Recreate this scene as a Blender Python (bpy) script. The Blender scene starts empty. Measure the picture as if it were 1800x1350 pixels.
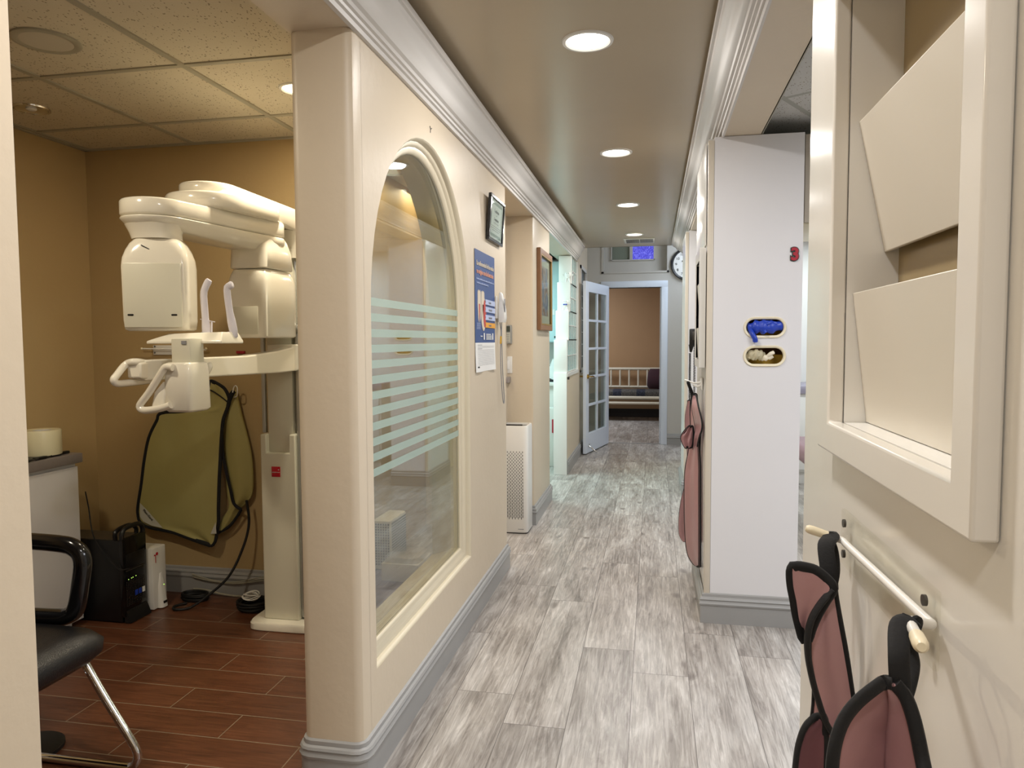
import bpy, bmesh, math, random
from mathutils import Vector, Matrix
random.seed(7)
PI = math.pi
S = bpy.context.scene
COL = S.collection

# ------------------------------------------------------------------ camera
FPX = 1280.0
EYE = Vector((0, 0, 1.32))
_Y = Vector((248, 77, -1280)).normalized()
_Z = Vector((-111, 21600, 1280)).normalized()
_Z = (_Z - _Y * _Z.dot(_Y)).normalized()
_X = _Y.cross(_Z)
ROT = Matrix((_X, _Y, _Z))
cam_data = bpy.data.cameras.new('camera')
cam = bpy.data.objects.new('camera', cam_data)
COL.objects.link(cam)
cam_data.sensor_fit = 'HORIZONTAL'
cam_data.sensor_width = 36.0
cam_data.lens = FPX / 1800 * 36
cam_data.clip_start = 0.02
cam.matrix_world = Matrix.Translation(EYE) @ ROT.to_4x4()
S.camera = cam

# ------------------------------------------------------------------ world, exposure
W = bpy.data.worlds.new('world'); S.world = W; W.use_nodes = True
W.node_tree.nodes['Background'].inputs[0].default_value = (0.80, 0.88, 1.0, 1)
W.node_tree.nodes['Background'].inputs[1].default_value = 0.25
S.view_settings.view_transform = 'Standard'
S.view_settings.look = 'None'
S.view_settings.gamma = 1
S.view_settings.use_curve_mapping = False
S.view_settings.exposure = 0.0

def area(name, loc, size, power, col, rot=(0, 0, 0), sy=None, spread=None):
    d = bpy.data.lights.new(name, 'AREA'); d.energy = power; d.color = col
    d.shape = 'DISK' if sy is None else 'RECTANGLE'; d.size = size
    if sy: d.size_y = sy
    if spread: d.spread = spread
    o = bpy.data.objects.new(name, d); COL.objects.link(o)
    o.location = loc; o.rotation_euler = rot
    return o
ZC = 2.38
COOL = (1.0, 0.965, 0.925)
DL = [(-0.234, 2.65), (-0.212, 4.22), (-0.2, 5.84), (-0.19, 7.47)]
for x, y in DL + [(-0.25, 1.05), (-0.25, -0.6)]:
    area('downlight_lamp', (x, y, ZC - 0.012), 0.13, 11.5 if y > 2 else 13, COOL)
WARM = (1.0, 0.88, 0.67)
area('xray_lamp', (-1.40, 2.76, 2.315), 0.10, 12, WARM)
area('xray_lamp', (-2.02, 1.45, 2.315), 0.10, 13, WARM)
area('xray_lamp', (-1.40, 4.0, 2.31), 0.5, 6, WARM)  # added soft fill for the passage behind the window, no fixture there
area('operatory_light', (1.60, 4.2, 2.27), 0.6, 34, (0.86, 0.93, 1.0), sy=1.2)
area('operatory_light', (1.50, 1.7, 2.27), 0.6, 48, (0.90, 0.93, 1.0), sy=1.2)  # unseen wide lamp, added strength to brighten the white cabinet front
area('operatory_light', (1.60, 6.6, 2.27), 0.6, 24, (0.85, 0.95, 1.0), sy=1.2)
area('lab_light', (-1.9, 6.6, 2.25), 1.2, 48, (0.62, 0.95, 1.0), sy=1.0)
area('waiting_room_light', (-1.6, 11.2, 2.5), 1.0, 52, (0.82, 0.90, 1.0), sy=1.0)
area('far_hall_light', (0.9, 8.7, 2.6), 0.5, 20, (0.75, 0.86, 1.0), rot=(0, math.radians(35), 0), sy=0.8)
area('alcove_light', (-1.5, 4.7, 2.30), 0.3, 5, (1.0, 0.9, 0.75), sy=0.3)

# ------------------------------------------------------------------ helpers
def ray(u, v):
    return ROT @ Vector((u - 900, -(v - 675), -FPX))
def py(u, v, y):
    d = ray(u, v); return EYE + d * (y / d.y)
def px(u, v, x):
    d = ray(u, v); return EYE + d * (x / d.x)
def pz(u, v, z=0.0):
    d = ray(u, v); return EYE + d * ((z - EYE.z) / d.z)

def lin(c):
    if isinstance(c, str):
        c = [int(c[i:i + 2], 16) / 255 for i in (0, 2, 4)]
    return tuple(x / 12.92 if x <= 0.04045 else ((x + 0.055) / 1.055) ** 2.4 for x in c) + (1,)

def mat(name, col, rough=0.5, metal=0.0, bump=0.0, bscale=40.0, var=0.0, vscale=3.0, coat=0.0, emit=None, estr=0.0, spec=0.5, sheen=0.0):
    m = bpy.data.materials.new(name); m.use_nodes = True
    N = m.node_tree.nodes; L = m.node_tree.links
    b = N['Principled BSDF']
    c = lin(col)
    b.inputs['Base Color'].default_value = c
    b.inputs['Roughness'].default_value = rough
    b.inputs['Metallic'].default_value = metal
    b.inputs['Coat Weight'].default_value = coat
    b.inputs['Specular IOR Level'].default_value = spec
    b.inputs['Sheen Weight'].default_value = sheen
    if emit:
        b.inputs['Emission Color'].default_value = lin(emit)
        b.inputs['Emission Strength'].default_value = estr
    tc = N.new('ShaderNodeTexCoord')
    if var > 0:
        n = N.new('ShaderNodeTexNoise'); n.inputs['Scale'].default_value = vscale; n.inputs['Detail'].default_value = 5
        L.new(tc.outputs['Object'], n.inputs['Vector'])
        mx = N.new('ShaderNodeMix'); mx.data_type = 'RGBA'
        mx.inputs['A'].default_value = tuple(x * (1 - var) for x in c[:3]) + (1,)
        mx.inputs['B'].default_value = tuple(min(1, x * (1 + var)) for x in c[:3]) + (1,)
        L.new(n.outputs['Fac'], mx.inputs['Factor']); L.new(mx.outputs['Result'], b.inputs['Base Color'])
    if bump > 0:
        n = N.new('ShaderNodeTexNoise'); n.inputs['Scale'].default_value = bscale; n.inputs['Detail'].default_value = 6
        L.new(tc.outputs['Object'], n.inputs['Vector'])
        bp = N.new('ShaderNodeBump'); bp.inputs['Strength'].default_value = bump; bp.inputs['Distance'].default_value = 0.01
        L.new(n.outputs['Fac'], bp.inputs['Height']); L.new(bp.outputs['Normal'], b.inputs['Normal'])
    return m

class NG:
    """tiny node-graph writer"""
    def __init__(s, name):
        s.m = bpy.data.materials.new(name); s.m.use_nodes = True
        s.N = s.m.node_tree.nodes; s.L = s.m.node_tree.links; s.b = s.N['Principled BSDF']
    def set(s, sock, v):
        if hasattr(v, 'is_output') or isinstance(v, bpy.types.NodeSocket): s.L.new(v, sock)
        else: sock.default_value = v
    def math(s, op, a, b=None, c=None):
        n = s.N.new('ShaderNodeMath'); n.operation = op
        s.set(n.inputs[0], a)
        if b is not None: s.set(n.inputs[1], b)
        if c is not None: s.set(n.inputs[2], c)
        return n.outputs[0]
    def xyz(s, v):
        n = s.N.new('ShaderNodeSeparateXYZ'); s.L.new(v, n.inputs[0]); return n.outputs
    def comb(s, x, y, z=0.0):
        n = s.N.new('ShaderNodeCombineXYZ')
        for i, v in enumerate((x, y, z)): s.set(n.inputs[i], v)
        return n.outputs[0]
    def pos(s):
        return s.N.new('ShaderNodeNewGeometry').outputs['Position']
    def noise(s, v, scale, detail=4, rough=0.5, dist=0.0):
        n = s.N.new('ShaderNodeTexNoise'); s.L.new(v, n.inputs['Vector'])
        n.inputs['Scale'].default_value = scale; n.inputs['Detail'].default_value = detail
        n.inputs['Roughness'].default_value = rough; n.inputs['Distortion'].default_value = dist
        return n.outputs['Fac']
    def white(s, v):
        n = s.N.new('ShaderNodeTexWhiteNoise'); n.noise_dimensions = '3D'; s.L.new(v, n.inputs['Vector']); return n.outputs['Value']
    def ramp(s, f, stops):
        n = s.N.new('ShaderNodeValToRGB'); s.L.new(f, n.inputs[0]); e = n.color_ramp.elements
        while len(e) < len(stops): e.new(0.5)
        for i, (p, c) in enumerate(stops):
            e[i].position = p; e[i].color = lin(c) if isinstance(c, str) else (c, c, c, 1)
        return n.outputs[0]
    def mix(s, f, a, b, mode='MIX'):
        n = s.N.new('ShaderNodeMix'); n.data_type = 'RGBA'; n.blend_type = mode
        s.set(n.inputs['Factor'], f); s.set(n.inputs['A'], a); s.set(n.inputs['B'], b)
        return n.outputs['Result']
    def bump(s, h, st=0.3, d=0.005):
        n = s.N.new('ShaderNodeBump'); n.inputs['Strength'].default_value = st; n.inputs['Distance'].default_value = d
        s.L.new(h, n.inputs['Height']); s.L.new(n.outputs[0], s.b.inputs['Normal'])

def smooth(me, ang=40):
    for p in me.polygons: p.use_smooth = True
    me.set_sharp_from_angle(angle=math.radians(ang))

class MB:
    def __init__(s): s.bm = bmesh.new()
    def box(s, x0, x1, y0, y1, z0, z1, bev=0.0, seg=2, M=None):
        r = bmesh.ops.create_cube(s.bm, size=1)
        vs = r['verts']
        for v in vs:
            v.co = Vector(((x0 + x1) / 2 + v.co.x * (x1 - x0), (y0 + y1) / 2 + v.co.y * (y1 - y0), (z0 + z1) / 2 + v.co.z * (z1 - z0)))
        if bev:
            es = list({e for v in vs for e in v.link_edges})
            r2 = bmesh.ops.bevel(s.bm, geom=es, offset=bev, segments=seg, affect='EDGES', profile=0.5)
            vs = list({v for f in r2['faces'] for v in f.verts} | {v for v in vs if v.is_valid})
        if M is not None:
            for v in vs: v.co = M @ v.co
        return s
    def rings(s, rs, cap=True, close=False):
        """skin a list of equal-length rings of points"""
        V = [[s.bm.verts.new(p) for p in r] for r in rs]
        n = len(V[0])
        m = len(V)
        for i in range(m if close else m - 1):
            a, b = V[i], V[(i + 1) % m]
            for j in range(n):
                try: s.bm.faces.new((a[j], a[(j + 1) % n], b[(j + 1) % n], b[j]))
                except ValueError: pass
        if cap and not close:
            s.bm.faces.new(V[0][::-1]); s.bm.faces.new(V[-1])
        return s
    def loft(s, rs, n=32, cap=True):
        """rs: (cx,cy,cz, half_x, half_y, exponent, rotz) superellipse rings"""
        out = []
        for r in rs:
            cx, cy, cz, a, b = r[:5]; e = r[5] if len(r) > 5 else 4; rz = r[6] if len(r) > 6 else 0
            ring = []
            for k in range(n):
                t = 2 * PI * (k + 0.5) / n; c, q = math.cos(t), math.sin(t)
                x = a * math.copysign(abs(c) ** (2 / e), c); y = b * math.copysign(abs(q) ** (2 / e), q)
                ring.append(Vector((cx + x * math.cos(rz) - y * math.sin(rz), cy + x * math.sin(rz) + y * math.cos(rz), cz)))
            out.append(ring)
        return s.rings(out, cap)
    def tube(s, pts, r, n=10, closed=False, flat=1.0, up=None):
        pts = [Vector(p) for p in pts]
        rs = []
        m = len(pts)
        prev = None
        for i, p in enumerate(pts):
            if closed: t = pts[(i + 1) % m] - pts[i - 1]
            else: t = pts[min(i + 1, m - 1)] - pts[max(i - 1, 0)]
            t.normalize()
            if up is not None: a = Vector(up)
            elif prev is None: a = Vector((0, 0, 1)) if abs(t.z) < 0.9 else Vector((1, 0, 0))
            else: a = prev
            u = (a - t * a.dot(t))
            if u.length < 1e-6: u = t.orthogonal()
            u.normalize(); w = t.cross(u); prev = u
            rr = r[i] if isinstance(r, (list, tuple)) else r
            rs.append([p + u * (rr * math.cos(2 * PI * k / n)) + w * (rr * flat * math.sin(2 * PI * k / n)) for k in range(n)])
        return s.rings(rs, cap=not closed, close=closed)
    def cyl(s, p0, p1, r, n=24, r1=None):
        return s.tube([p0, p1], [r, r if r1 is None else r1], n)
    def lathe(s, prof, c=(0, 0, 0), axis='z', n=32, cap=True):
        rs = []
        for r, h in prof:
            ring = []
            for k in range(n):
                t = 2 * PI * k / n
                a, b = r * math.cos(t), r * math.sin(t)
                v = {'z': (a, b, h), 'x': (h, a, b), 'y': (a, h, b)}[axis]
                ring.append(Vector(c) + Vector(v))
            rs.append(ring)
        return s.rings(rs, cap)
    def prism(s, poly, axis, a0, a1, holes=()):
        """poly in the plane across axis, extruded a0..a1. axis x: (y,z); y: (x,z); z: (x,y)"""
        def mk(p, h): return {'x': (h, p[0], p[1]), 'y': (p[0], h, p[1]), 'z': (p[0], p[1], h)}[axis]
        loops = [list(poly)] + [list(h) for h in holes]
        caps = []
        for h in (a0, a1):
            es = []; vv = []
            for lp in loops:
                v = [s.bm.verts.new(mk(p, h)) for p in lp]; vv.append(v)
                for i in range(len(v)): es.append(s.bm.edges.new((v[i], v[(i + 1) % len(v)])))
            if holes:
                bmesh.ops.triangle_fill(s.bm, edges=es, use_beauty=True, use_dissolve=False)
            else:
                s.bm.faces.new(vv[0])
            caps.append(vv)
        for A, B in zip(*caps):
            n = len(A)
            for i in range(n): s.bm.faces.new((A[i], A[(i + 1) % n], B[(i + 1) % n], B[i]))
        return s
    def sphere(s, c, r, sx=1, sy=1, sz=1, u=20, v=12, M=None):
        r0 = bmesh.ops.create_uvsphere(s.bm, u_segments=u, v_segments=v, radius=r)
        for q in r0['verts']:
            q.co = Vector((q.co.x * sx, q.co.y * sy, q.co.z * sz))
            if M is not None: q.co = M @ q.co
            q.co += Vector(c)
        return s
    def xf(s, M):
        for v in s.bm.verts: v.co = M @ v.co
        return s
    def build(s, name, m, parent=None, ang=40, bev=0.0, seg=2, label=None, kind=None, sub=0):
        bmesh.ops.recalc_face_normals(s.bm, faces=s.bm.faces)
        me = bpy.data.meshes.new(name); s.bm.to_mesh(me); s.bm.free()
        smooth(me, ang)
        ob = bpy.data.objects.new(name, me); COL.objects.link(ob)
        for mm in (m if isinstance(m, list) else [m]): me.materials.append(mm)
        if bev:
            b = ob.modifiers.new('bevel', 'BEVEL'); b.width = bev; b.segments = seg; b.limit_method = 'ANGLE'; b.angle_limit = math.radians(40)
        if sub:
            q = ob.modifiers.new('sub', 'SUBSURF'); q.levels = sub; q.render_levels = sub
        if parent is not None:
            ob.parent = parent; ob.matrix_parent_inverse = PW[parent.name].inverted()
        PW[ob.name] = PW[parent.name] @ Matrix.Identity(4) if False else Matrix.Identity(4)
        if label: ob['label'] = label
        if kind: ob['kind'] = kind
        return ob
PW = {}
def thing(name, label, cat, loc, group=None):
    o = bpy.data.objects.new(name, None); COL.objects.link(o); o.location = loc; o.empty_display_size = 0.05
    o['label'] = label; o['category'] = cat
    if group: o['group'] = group
    PW[o.name] = Matrix.Translation(Vector(loc))
    return o
def tag(o, label, cat, group=None):
    o['label'] = label; o['category'] = cat
    if group: o['group'] = group
    return o
def struct(name, mb, m, parent=None, **k):
    return mb.build(name, m, parent, kind='structure', **k)
def kids(o): return [c for c in COL.objects if c.parent == o]
def dup(root, dloc, label=None):
    def rec(o, par):
        c = o.copy(); COL.objects.link(c)
        if par is not None: c.parent = par
        for k in kids(o): rec(k, c)
        return c
    r = rec(root, None); r.location = root.location + Vector(dloc)
    if label: r['label'] = label
    return r
def smoothpts(pts, k=4, closed=False):
    P = [Vector(p) for p in pts]; n = len(P); out = []
    rng = range(n if closed else n - 1)
    for i in rng:
        p0 = P[i - 1] if (closed or i > 0) else P[i]
        p1 = P[i]; p2 = P[(i + 1) % n]; p3 = P[(i + 2) % n] if (closed or i + 2 < n) else p2
        for j in range(k):
            t = j / k
            out.append(0.5 * ((2 * p1) + (p2 - p0) * t + (2 * p0 - 5 * p1 + 4 * p2 - p3) * t * t + (3 * p1 - p0 - 3 * p2 + p3) * t ** 3))
    if not closed: out.append(P[-1])
    return out
def text_mesh(body, size, M, depth=0.0006, align='LEFT', width=None):
    """lettering as mesh data in MB; M places text XY plane in the world"""
    cu = bpy.data.curves.new('t', 'FONT'); cu.body = body; cu.size = size; cu.extrude = depth; cu.align_x = align
    cu.resolution_u = 3
    ob = bpy.data.objects.new('t', cu); COL.objects.link(ob)
    dg = bpy.context.evaluated_depsgraph_get(); dg.update()
    me = bpy.data.meshes.new_from_object(ob.evaluated_get(dg))
    sc = 1.0
    if width:
        w = max(v.co.x for v in me.vertices) - min(v.co.x for v in me.vertices)
        sc = width / w
    for v in me.vertices: v.co = M @ Vector((v.co.x * sc, v.co.y, v.co.z))
    bpy.data.objects.remove(ob)
    return me
def add_text(mb, *a, **k):
    me = text_mesh(*a, **k); mb.bm.from_mesh(me); bpy.data.meshes.remove(me); return mb
def wallM_left(y, z, x):   # text on a wall facing +x (reads towards +y)
    return Matrix(((0, 0, 1, x), (1, 0, 0, y), (0, 1, 0, z), (0, 0, 0, 1)))
def wallM_front(x, z, y, s=1): # text facing -y
    return Matrix(((1, 0, 0, x), (0, 0, -1, y), (0, 1, 0, z), (0, 0, 0, 1)))

# ------------------------------------------------------------------ materials
M = {}
M['wall'] = mat('cream_wall_paint', 'D2C3AC', 0.42, bump=0.10, bscale=30, var=0.05, vscale=2.2)
M['wallx'] = mat('tan_wall_paint', 'B39A6E', 0.5, bump=0.10, bscale=35, var=0.06, vscale=2)
M['wallgrey'] = mat('grey_wall_paint', 'BFBBB4', 0.5, bump=0.08, bscale=40)
M['brown'] = mat('brown_wall_paint', 'B08C66', 0.6, bump=0.06, bscale=30, var=0.05)
M['ceil'] = mat('beige_satin_ceiling_paint', 'B8A88F', 0.24, bump=0.05, bscale=9, var=0.03)
M['crown'] = mat('white_satin_trim', 'D0CCC8', 0.40, bump=0.02, bscale=12)
M['base'] = mat('grey_baseboard_paint', '9B9A98', 0.38, var=0.04)
M['white'] = mat('white_gloss_paint', 'E9E7E2', 0.25)
M['whitem'] = mat('white_matte', 'E4E2DD', 0.55)
M['lam'] = mat('white_laminate', 'E0DEDF', 0.45, var=0.02, vscale=4)
M['creamgloss'] = mat('cream_gloss_laminate', 'E6E2DA', 0.16, bump=0.01, bscale=20)
M['cream'] = mat('cream_plastic', 'EADFC2', 0.35)
M['ivory'] = mat('ivory_machine_shell', 'EFE9DA', 0.16, coat=0.4)
M['ivory2'] = mat('ivory_panel', 'DAD6C4', 0.32)
M['alu'] = mat('brushed_aluminium', 'B9BAB8', 0.35, metal=0.7)
M['chrome'] = mat('chrome', 'D8D8D8', 0.06, metal=1.0)
M['darkmetal'] = mat('dark_metal', '55524E', 0.4, metal=0.7)
M['black'] = mat('black_plastic', '121214', 0.38)
M['blackgloss'] = mat('black_gloss', '0E0E10', 0.15)
M['leather'] = mat('black_vinyl', '17171A', 0.33, bump=0.25, bscale=260)
M['rubber'] = mat('black_rubber', '101010', 0.55)
M['red'] = mat('red_label', 'C0182A', 0.4)
M['redmatte'] = mat('red_foam', 'A8182C', 0.5)
M['darkgreen'] = mat('dark_outline', '26332E', 0.5)
M['olive'] = mat('olive_coated_fabric', 'A79E64', 0.48, bump=0.12, bscale=14, var=0.06, vscale=6)
M['mauve'] = mat('mauve_coated_fabric', 'B58C8E', 0.34, bump=0.2, bscale=16, var=0.06, vscale=8)
M['bind'] = mat('black_binding_tape', '08080B', 0.8, sheen=0.05, bump=0.1, bscale=300)
M['paper'] = mat('white_paper', 'ECECEA', 0.6)
M['label'] = mat('grey_label', 'C4C2B4', 0.6)
M['ink'] = mat('dark_ink', '2A2A2E', 0.6)
M['inkgrey'] = mat('grey_ink', '8C8C90', 0.6)
M['blue'] = mat('poster_blue', '2C4B86', 0.5)
M['salmon'] = mat('poster_salmon', 'E2A48C', 0.6)
M['paleblue'] = mat('poster_pale_blue', 'B8C4E4', 0.6)
M['orange'] = mat('poster_orange', 'E2A23A', 0.6)
M['gum'] = mat('poster_gum_red', 'B84038', 0.6)
M['toothw'] = mat('poster_tooth', 'D9CCB8', 0.6)
M['wood'] = mat('brown_frame_wood', '8A6242', 0.4, var=0.15, vscale=30)
M['gold'] = mat('gold_frame', 'B08F4C', 0.35, metal=0.5)
M['mauvechair'] = mat('mauve_vinyl', '8D6A72', 0.35)
M['nitrile'] = mat('blue_nitrile', '1F3FB0', 0.35, bump=0.2, bscale=60)
M['latex'] = mat('cream_latex', 'E6DCC6', 0.5, bump=0.2, bscale=60)
M['cardbrown'] = mat('brown_box_inside', '8C5A2C', 0.6)
M['cardyellow'] = mat('yellow_box', 'D0A22E', 0.6)
M['counter'] = mat('grey_counter_laminate', '8E8684', 0.35, var=0.12, vscale=60)
M['tbar'] = mat('ceiling_tee_enamel', 'A39E8C', 0.4)
M['rack_back'] = mat('tan_laminate_back', 'A08C66', 0.22)
M['lcd'] = mat('grey_lcd', '4A5048', 0.2)
M['mulberry'] = mat('dark_purple_cushion', '3A1522', 0.8, sheen=0.4)
M['blueskin'] = mat('cyan_cabinet', 'CDE8EC', 0.35)
M['purplewood'] = mat('grey_worktop', '9A94A4', 0.4)
M['led'] = mat('led', 'A0E060', 0.4, emit='C8FF70', estr=0.8)
M['lamp'] = mat('lamp_diffuser', 'FFFFFF', 0.4, emit='FFF6E8', estr=9)
M['lampwarm'] = mat('lamp_diffuser_warm', 'FFFFFF', 0.4, emit='FFE6B8', estr=9)
M['troffer'] = mat('troffer_diffuser', 'FFFFFF', 0.4, emit='B8E8FF', estr=1.6)

def mat_glass(name, tint='FFFFFF', refl=0.1, rough=0.0, tr='FFFFFF', bump=0):
    g = NG(name); N, L = g.N, g.L
    out = [n for n in N if n.type == 'OUTPUT_MATERIAL'][0]; N.remove(g.b)
    t = N.new('ShaderNodeBsdfTransparent'); t.inputs[0].default_value = lin(tr)
    gl = N.new('ShaderNodeBsdfGlossy'); gl.inputs[0].default_value = lin(tint); gl.inputs[1].default_value = rough
    mx = N.new('ShaderNodeMixShader'); mx.inputs[0].default_value = refl
    if bump:
        no = N.new('ShaderNodeTexNoise'); no.inputs['Scale'].default_value = bump
        b = N.new('ShaderNodeBump'); b.inputs[0].default_value = 0.6; L.new(no.outputs[0], b.inputs['Height']); L.new(b.outputs[0], gl.inputs['Normal'])
    L.new(t.outputs[0], mx.inputs[1]); L.new(gl.outputs[0], mx.inputs[2]); L.new(mx.outputs[0], out.inputs[0])
    return g.m
M['glass'] = mat_glass('coated_window_glass', 'D6E2F0', 0.32, 0.0, 'F4F1E2')
M['clear'] = mat_glass('clear_glass', 'FFFFFF', 0.12, 0.02, 'F2F6F4')
M['acrylic'] = mat_glass('clear_acrylic', 'FFFFFF', 0.035, 0.06, 'FCFCFA')
M['wrap'] = mat_glass('clear_plastic_wrap', 'FFFFFF', 0.30, 0.15, 'FAFAFA', bump=60)

def mat_translucent(name, col, alpha):
    g = NG(name); N, L = g.N, g.L
    out = [n for n in N if n.type == 'OUTPUT_MATERIAL'][0]
    g.b.inputs['Base Color'].default_value = lin(col); g.b.inputs['Roughness'].default_value = 0.5
    t = N.new('ShaderNodeBsdfTransparent'); mx = N.new('ShaderNodeMixShader'); mx.inputs[0].default_value = alpha
    L.new(t.outputs[0], mx.inputs[1]); L.new(g.b.outputs[0], mx.inputs[2]); L.new(mx.outputs[0], out.inputs[0])
    return g.m
M['frost'] = mat_translucent('frosted_film', 'C2DCD4', 0.36)
M['roll'] = mat('translucent_plastic_roll', 'EDE6C2', 0.3)
M['supp'] = mat('pale_lilac_plastic', 'D2CED8', 0.3)

def mat_planks():
    g = NG('grey_oak_vinyl_planks')
    P = g.xyz(g.pos())
    x, y = P[0], P[1]
    c = g.math('FLOOR', g.math('DIVIDE', g.math('ADD', x, 0.7175), 0.2155))
    odd = g.math('FLOORED_MODULO', c, 2.0)
    off = g.math('ADD', g.math('MULTIPLY', c, -0.375), g.math('MULTIPLY', odd, 0.17))
    off = g.math('ADD', off, g.math('MULTIPLY', g.math('GREATER_THAN', c, 3.5), -0.235))
    yy = g.math('DIVIDE', g.math('SUBTRACT', g.math('SUBTRACT', y, 2.60), off), 1.22)
    r = g.math('FLOOR', yy)
    fx = g.math('FRACT', g.math('DIVIDE', g.math('ADD', x, 0.7175), 0.2155)); fy = g.math('FRACT', yy)
    ex = g.math('MULTIPLY', g.math('MINIMUM', fx, g.math('SUBTRACT', 1.0, fx)), 0.2155)
    ey = g.math('MULTIPLY', g.math('MINIMUM', fy, g.math('SUBTRACT', 1.0, fy)), 1.22)
    gap = g.math('LESS_THAN', g.math('MINIMUM', ex, ey), 0.0011)
    rnd = g.white(g.comb(c, r, 0.0))
    rnd2 = g.white(g.comb(c, r, 5.0))
    # grain in plank space, shifted per plank
    vy = g.math('ADD', y, g.math('MULTIPLY', rnd, 17.0)); vx = g.math('ADD', x, g.math('MULTIPLY', rnd2, 9.0))
    v1 = g.comb(g.math('MULTIPLY', vx, 8.0), g.math('MULTIPLY', vy, 1.6))
    big = g.noise(v1, 1.0, 3, 0.5, 0.8)
    v2 = g.comb(g.math('MULTIPLY', vx, 42.0), g.math('MULTIPLY', vy, 2.4))
    fine = g.noise(v2, 1.0, 5, 0.62, 2.0)
    v3 = g.comb(g.math('MULTIPLY', vx, 15.0), g.math('MULTIPLY', vy, 3.0))
    mid = g.noise(v3, 1.0, 6, 0.66, 2.2)
    v4 = g.comb(g.math('MULTIPLY', vx, 170.0), g.math('MULTIPLY', vy, 7.0))
    pore = g.noise(v4, 1.0, 2, 0.5, 0.3)
    base = g.ramp(big, [(0.36, '6F6760'), (0.47, '9A928B'), (0.56, 'B4ADA6'), (0.64, 'D6D1CB')])
    c2 = g.mix(0.5, base, g.ramp(mid, [(0.34, '6F6863'), (0.46, 'A49D96'), (0.56, 'A8A29B'), (0.66, 'CFC9C2')]))
    c3 = g.mix(0.30, c2, g.ramp(fine, [(0.40, '5E5751'), (0.48, 'A39C95'), (0.54, 'B0A9A2'), (0.60, 'DAD5CF')]))
    c4 = g.mix(g.math('MULTIPLY', g.math('LESS_THAN', pore, 0.40), 0.22), c3, lin('5F5853'))
    tone = g.math('ADD', 0.88, g.math('MULTIPLY', rnd, 0.22))
    c5 = g.mix(1.0, c4, g.comb(tone, tone, tone), 'MULTIPLY')
    # knots
    vo = g.N.new('ShaderNodeTexVoronoi'); vo.feature = 'F1'; vo.inputs['Scale'].default_value = 1.0
    g.L.new(g.comb(g.math('MULTIPLY', vx, 5.0), g.math('MULTIPLY', vy, 2.6)), vo.inputs['Vector'])
    kn = g.math('ADD', vo.outputs['Distance'], g.math('MULTIPLY', g.math('SUBTRACT', mid, 0.5), 0.22))
    kf = g.ramp(kn, [(0.0, 0.75), (0.07, 0.55), (0.13, 0.0)])
    c6 = g.mix(kf, c5, lin('6A625D'))
    c7 = g.mix(gap, c6, lin('5C5652'))
    g.L.new(c7, g.b.inputs['Base Color'])
    g.L.new(g.ramp(fine, [(0.3, 0.30), (0.7, 0.42)]), g.b.inputs['Roughness'])
    hh = g.math('SUBTRACT', g.math('MULTIPLY', fine, 0.4), gap)
    g.bump(hh, 0.25, 0.002)
    return g.m
M['planks'] = mat_planks()

def mat_redtile():
    g = NG('red_brown_wood_look_tile')
    P = g.xyz(g.pos())
    x, y = P[0], P[1]
    rr = g.math('DIVIDE', g.math('SUBTRACT', y, 2.128), 0.1527)
    r = g.math('FLOOR', rr)
    odd = g.math('FLOORED_MODULO', r, 2.0)
    xx = g.math('DIVIDE', g.math('ADD', g.math('SUBTRACT', x, -1.42), g.math('MULTIPLY', odd, 0.292)), 0.588)
    c = g.math('FLOOR', xx); fx = g.math('FRACT', xx); fy = g.math('FRACT', rr)
    ex = g.math('MULTIPLY', g.math('MINIMUM', fx, g.math('SUBTRACT', 1.0, fx)), 0.588)
    ey = g.math('MULTIPLY', g.math('MINIMUM', fy, g.math('SUBTRACT', 1.0, fy)), 0.1527)
    gap = g.math('LESS_THAN', g.math('MINIMUM', ex, ey), 0.0018)
    rnd = g.white(g.comb(c, r, 1.0))
    vx = g.math('ADD', x, g.math('MULTIPLY', rnd, 13.0))
    fine = g.noise(g.comb(g.math('MULTIPLY', vx, 5.0), g.math('MULTIPLY', y, 90.0)), 1.0, 5, 0.6, 1.5)
    big = g.noise(g.comb(g.math('MULTIPLY', vx, 2.0), g.math('MULTIPLY', y, 14.0)), 1.0, 4, 0.5, 1.0)
    col = g.mix(0.5, g.ramp(big, [(0.3, '54301F'), (0.7, '70442D')]), g.ramp(fine, [(0.32, '38200F'), (0.55, '683F2A'), (0.7, '795039')]))
    t = g.math('ADD', 0.9, g.math('MULTIPLY', rnd, 0.2))
    col = g.mix(1.0, col, g.comb(t, t, t), 'MULTIPLY')
    g.L.new(g.mix(gap, col, lin('8A7A66')), g.b.inputs['Base Color'])
    g.b.inputs['Roughness'].default_value = 0.36
    g.bump(g.math('SUBTRACT', g.math('MULTIPLY', fine, 0.25), gap), 0.35, 0.003)
    return g.m
M['redtile'] = mat_redtile()

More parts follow.
